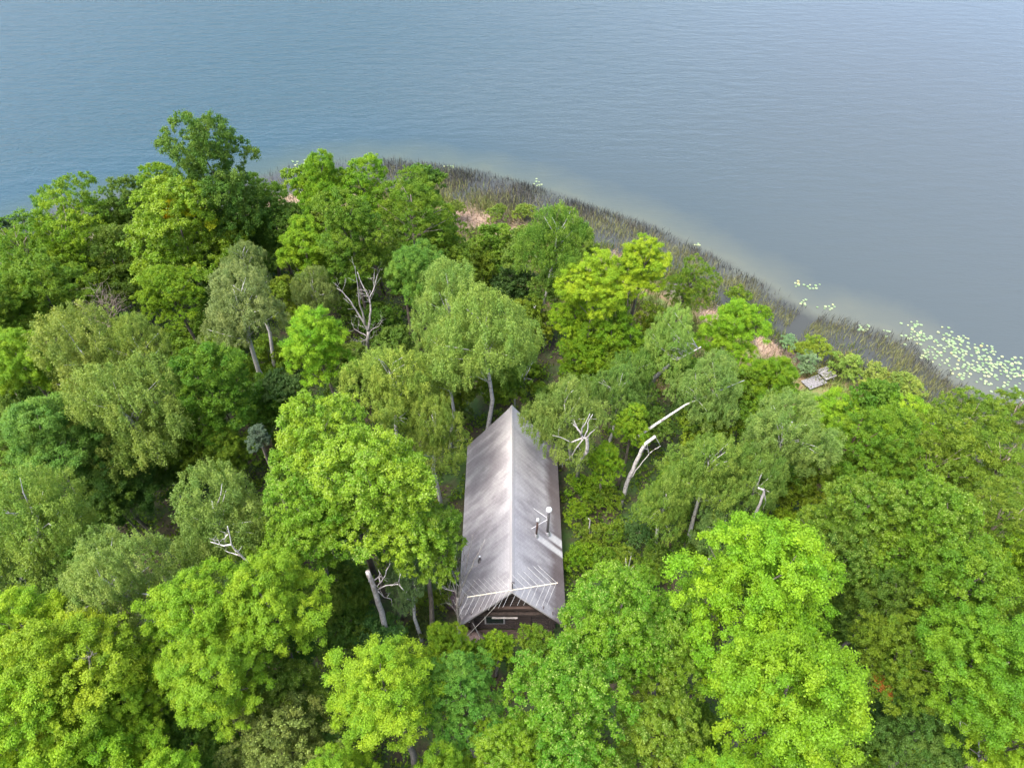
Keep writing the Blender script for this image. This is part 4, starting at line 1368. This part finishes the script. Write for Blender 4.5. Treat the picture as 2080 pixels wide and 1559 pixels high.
# grey brush tree
snag('dead_tree', (222, 670), [
    ([(222, 670), (222, 655)], .12, .09),
    ([(222, 655), (210, 630), (200, 605), (196, 592)], .06, .015), ([(222, 655), (218, 625), (212, 600)], .06, .012),
    ([(222, 655), (228, 628), (232, 608)], .06, .012), ([(222, 655), (236, 635), (246, 618)], .05, .012),
    ([(222, 655), (205, 642), (188, 632), (172, 625)], .05, .012), ([(222, 660), (200, 652), (180, 650)], .04, .012)],
    TWIG, 'small dead tree of bare greyish twigs at the edge of a dark gap', zbase=8.5, seed=8, twigs=14, twig_len=1.5, spread=.35)
# fork of dead wood behind the far gable
snag('dead_tree', (1046, 806), [([(1046, 806), (1058, 785), (1066, 766)], .07, .05), ([(1066, 766), (1074, 752), (1080, 738)], .05, .02), ([(1066, 766), (1071, 748), (1076, 740)], .035, .015),
     ([(1062, 776), (1070, 768), (1078, 770)], .03, .012), ([(1058, 785), (1060, 765), (1066, 752)], .03, .012)], DEAD, 'slim bleached dead fork just behind the far peak of the roof', zbase=4.5, seed=3, twigs=2, twig_len=.6)
# bleached antler of dead limbs in the pale birch
pb = at(1186, 890, 7.0)
snag('dead_tree', (1193, 915), [
    ([(1193, 915), (1193, 902), (1192, 889)], .12, .10),
    ([(1192, 889), (1184, 889), (1170, 894), (1160, 898)], .09, .03), ([(1184, 889), (1179, 878), (1172, 868), (1164, 862)], .08, .025),
    ([(1181, 884), (1182, 870), (1190, 858), (1198, 840)], .06, .02), ([(1187, 886), (1194, 872), (1194, 858), (1204, 841)], .05, .018),
    ([(1192, 889), (1198, 881), (1208, 872)], .06, .02), ([(1179, 878), (1172, 872), (1167, 854)], .03, .012),
    ([(1160, 898), (1140, 888), (1122, 884)], .035, .012), ([(1184, 892), (1170, 910), (1162, 925), (1142, 940), (1142, 949)], .045, .015), ([(1162, 925), (1168, 938)], .03, .012)],
    DEAD, 'white antler shaped dead limb standing out of the pale birch by the roof', zbase=10.0, back=3.2, seed=12, twigs=1, twig_len=.7, spread=.2)
# snapped birch stump
snag('birch_stump', (1264, 1012), [([(1264, 1012), (1276, 975), (1290, 942), (1303, 914), (1312, 900), (1331, 886)], .165, .105),
     ([(1306, 910), (1316, 912), (1318, 921), (1326, 915), (1342, 905)], .05, .02), ([(1331, 886), (1338, 898), (1340, 904)], .03, .012), ([(1316, 912), (1315, 903)], .03, .015),
     ([(1276, 975), (1300, 945), (1318, 922)], .04, .03)],
     BIRCH, 'thick white birch stump broken off at the top beside the rounded green birch', cat='stump', zbase=2.0, seed=2, spread=.25)
# hooked dead trunk above the largest lime maple
snag('dead_tree', (1515, 1090), [([(1515, 1090), (1532, 1058), (1540, 1030), (1552, 1000), (1550, 994), (1540, 990)], .10, .05), ([(1552, 1000), (1556, 1020)], .04, .015),
     ([(1532, 1058), (1530, 1078)], .035, .02)], DEAD, 'bleached dead trunk with a hooked top, right above the largest lime maple', zbase=8.0, seed=5, spread=.15, twigs=1, twig_len=.5)
snag('dead_tree', (1476, 878), [([(1476, 878), (1484, 862)], .14, .12), ([(1484, 862), (1484, 848), (1483, 834)], .09, .06), ([(1484, 862), (1490, 850), (1491, 843)], .06, .03)], DEAD,
     'short bleached two pronged stub in the dark gap beneath the leaning birch', zbase=4.5, seed=6)
snag('dead_tree', (1510, 985), [([(1510, 985), (1506, 972), (1508, 955), (1509, 935)], .08, .04), ([(1510, 985), (1517, 982)], .06, .03)], DEAD,
     'crooked grey dead stem standing close above the hooked trunk', zbase=8.5, seed=7)
snag('dead_tree', (1274, 1175), [([(1274, 1175), (1276, 1158), (1282, 1128)], .05, .015), ([(1274, 1175), (1272, 1150), (1271, 1132)], .035, .012), ([(1276, 1160), (1288, 1148)], .035, .012)], DEAD,
     'small white dead sapling behind the whitish tipped basswood', zbase=2.5, seed=9, twigs=2, twig_len=.5)
snag('dead_stick', (1197, 1092), [([(1197, 1092), (1198, 1062), (1199, 1056), (1195, 1052)], .05, .035)], DEAD, 'short white dead stick poking from the shrubs beside the chimney side wall', cat='dead stick', zbase=1.8, seed=10)
# grey broken trunk with peeling bark
snag('dead_tree', (792, 1318), [([(792, 1318), (786, 1285), (775, 1240), (765, 1210), (758, 1188), (747, 1160)], .185, .125),
     ([(760, 1178), (770, 1170), (772, 1164), (768, 1156)], .04, .015), ([(770, 1170), (772, 1182), (780, 1172), (788, 1152)], .045, .015),
     ([(766, 1198), (785, 1188), (810, 1186), (820, 1198)], .04, .012), ([(810, 1186), (813, 1165)], .03, .01), ([(768, 1200), (780, 1212), (795, 1216), (796, 1230)], .035, .01)],
     wood_mat('peeling_trunk', (.20, .17, .16), (.50, .48, .48), (2, 2, 1.2)), 'thick grey dead trunk with broken top and bare side limbs under the big basswood', zbase=3.5, seed=14, spread=.2, twigs=2, twig_len=.7)
# bare grey tree by the porch, its twigs over the roof
snag('bare_tree', (937, 1306), [([(937, 1306), (932, 1280), (931, 1250), (930, 1212)], .13, .09),
     ([(930, 1212), (924, 1200), (905, 1196), (882, 1178)], .06, .012), ([(930, 1212), (922, 1190), (913, 1165), (908, 1150)], .05, .012), ([(930, 1212), (934, 1185), (930, 1160), (925, 1140)], .05, .012),
     ([(930, 1212), (942, 1185), (955, 1158), (968, 1130), (985, 1095)], .05, .010), ([(930, 1212), (936, 1180), (948, 1150), (952, 1120), (962, 1082)], .045, .010),
     ([(931, 1235), (946, 1205), (965, 1182)], .04, .01), ([(930, 1212), (926, 1180), (918, 1158), (925, 1128)], .035, .01), ([(931, 1250), (918, 1230), (905, 1222)], .03, .01),
     ([(936, 1180), (943, 1140), (940, 1110)], .03, .008)],
     wood_mat('bare_grey_bark', (.13, .11, .10), (.36, .34, .32), (4, 4, 1)), 'bare leafless grey tree at the porch corner with thin twigs over the roof', cat='bare tree', seed=15, spread=.22, twigs=8, twig_len=.9)
# white limbs showing in living birches
def limb(base, lines, label, z, seed, mat=BIRCH, spread=.2):
    snag('dead_limb', base, lines, mat, label, cat='dead limb', zbase=z, seed=seed, spread=spread, twigs=3, twig_len=.6)


limb((508, 616), [([(508, 622), (500, 610), (490, 592), (474, 580)], .07, .02), ([(500, 610), (498, 594), (492, 578)], .05, .015), ([(503, 612), (508, 596), (514, 588)], .05, .015), ([(500, 610), (488, 606), (480, 594)], .04, .012)],
     'bare white forked limb on top of the greyest birch', 13.4, 3)
limb((520, 1150), [([(522, 1168), (505, 1140), (490, 1128), (470, 1105), (462, 1068)], .075, .02), ([(490, 1128), (478, 1125), (458, 1118)], .04, .012), ([(470, 1105), (455, 1108), (428, 1100)], .05, .015), ([(462, 1085), (455, 1095)], .03, .012)],
     'white forked limb lying through the green birch beside the big basswood', 14.0, 5, spread=.1)
limb((1958, 1530), [([(1990, 1540), (1988, 1510), (1990, 1480), (1992, 1462)], .035, .02), ([(1990, 1490), (1978, 1490), (1962, 1488), (1952, 1478), (1950, 1466)], .03, .012), ([(1978, 1490), (1980, 1470)], .02, .01), ([(1989, 1505), (2005, 1502)], .02, .01)],
     'bare hanging branch below the bright lime green oak', 9.0, 6, DEAD)
limb((180, 1350), [([(185, 1378), (183, 1350), (180, 1332)], .06, .03), ([(182, 1342), (174, 1330)], .03, .012), ([(181, 1338), (188, 1322)], .03, .012)], 'bare twig standing on top of the yellow lime maple', 18.3, 7, BARK)
limb((515, 1350), [([(535, 1368), (520, 1352), (508, 1340), (505, 1322)], .07, .025), ([(520, 1352), (506, 1358)], .06, .03)], 'grey limb exposed at the torn side of the maple trio', 14.5, 8, BARK)
limb((285, 1205), [([(310, 1208), (290, 1205), (272, 1202)], .05, .02)], 'white limb tip sticking out between the pale birch and the maple trio', 16.2, 9)

# ------------------------------------------------------------------ daylight
sd_ = Vector((-.45, -.38, 1.2)).normalized()
sl = bpy.data.lights.new('sun', 'SUN')
sl.energy, sl.angle, sl.color = 1.25, R(40.0), (1.0, .965, .91)
so = bpy.data.objects.new('sun', sl); COL.objects.link(so)
so.location = (0, 0, 90)
so.rotation_euler = sd_.to_track_quat('Z', 'Y').to_euler()
wd = bpy.data.worlds.new('World'); scene.world = wd
wd.use_nodes = True
nt = wd.node_tree
bg = nt.nodes.get('Background') or nt.nodes.new('ShaderNodeBackground')
wo = nt.nodes.get('World Output') or nt.nodes.new('ShaderNodeOutputWorld')
nt.links.new(bg.outputs[0], wo.inputs[0])
sk = nt.nodes.new('ShaderNodeTexSky'); sk.sky_type = 'NISHITA'
sk.sun_disc = False
sk.sun_elevation = math.asin(sd_.z)
sk.sun_rotation = math.atan2(sd_.x, sd_.y)
sk.air_density, sk.dust_density, sk.ozone_density = 0.75, 3.5, 0.6
nt.links.new(sk.outputs[0], bg.inputs[0])
bg.inputs[1].default_value = 0.15

# ------------------------------------------------------------------ render settings
scene.view_settings.view_transform = 'Standard'
scene.view_settings.look = 'None'
scene.view_settings.exposure = 2.18
scene.view_settings.gamma = 1.0
scene.render.engine = 'CYCLES'
c = scene.cycles
c.max_bounces, c.diffuse_bounces, c.glossy_bounces, c.transmission_bounces, c.transparent_max_bounces = 10, 6, 3, 7, 4
c.use_denoising = True
c.caustics_reflective = c.caustics_refractive = False
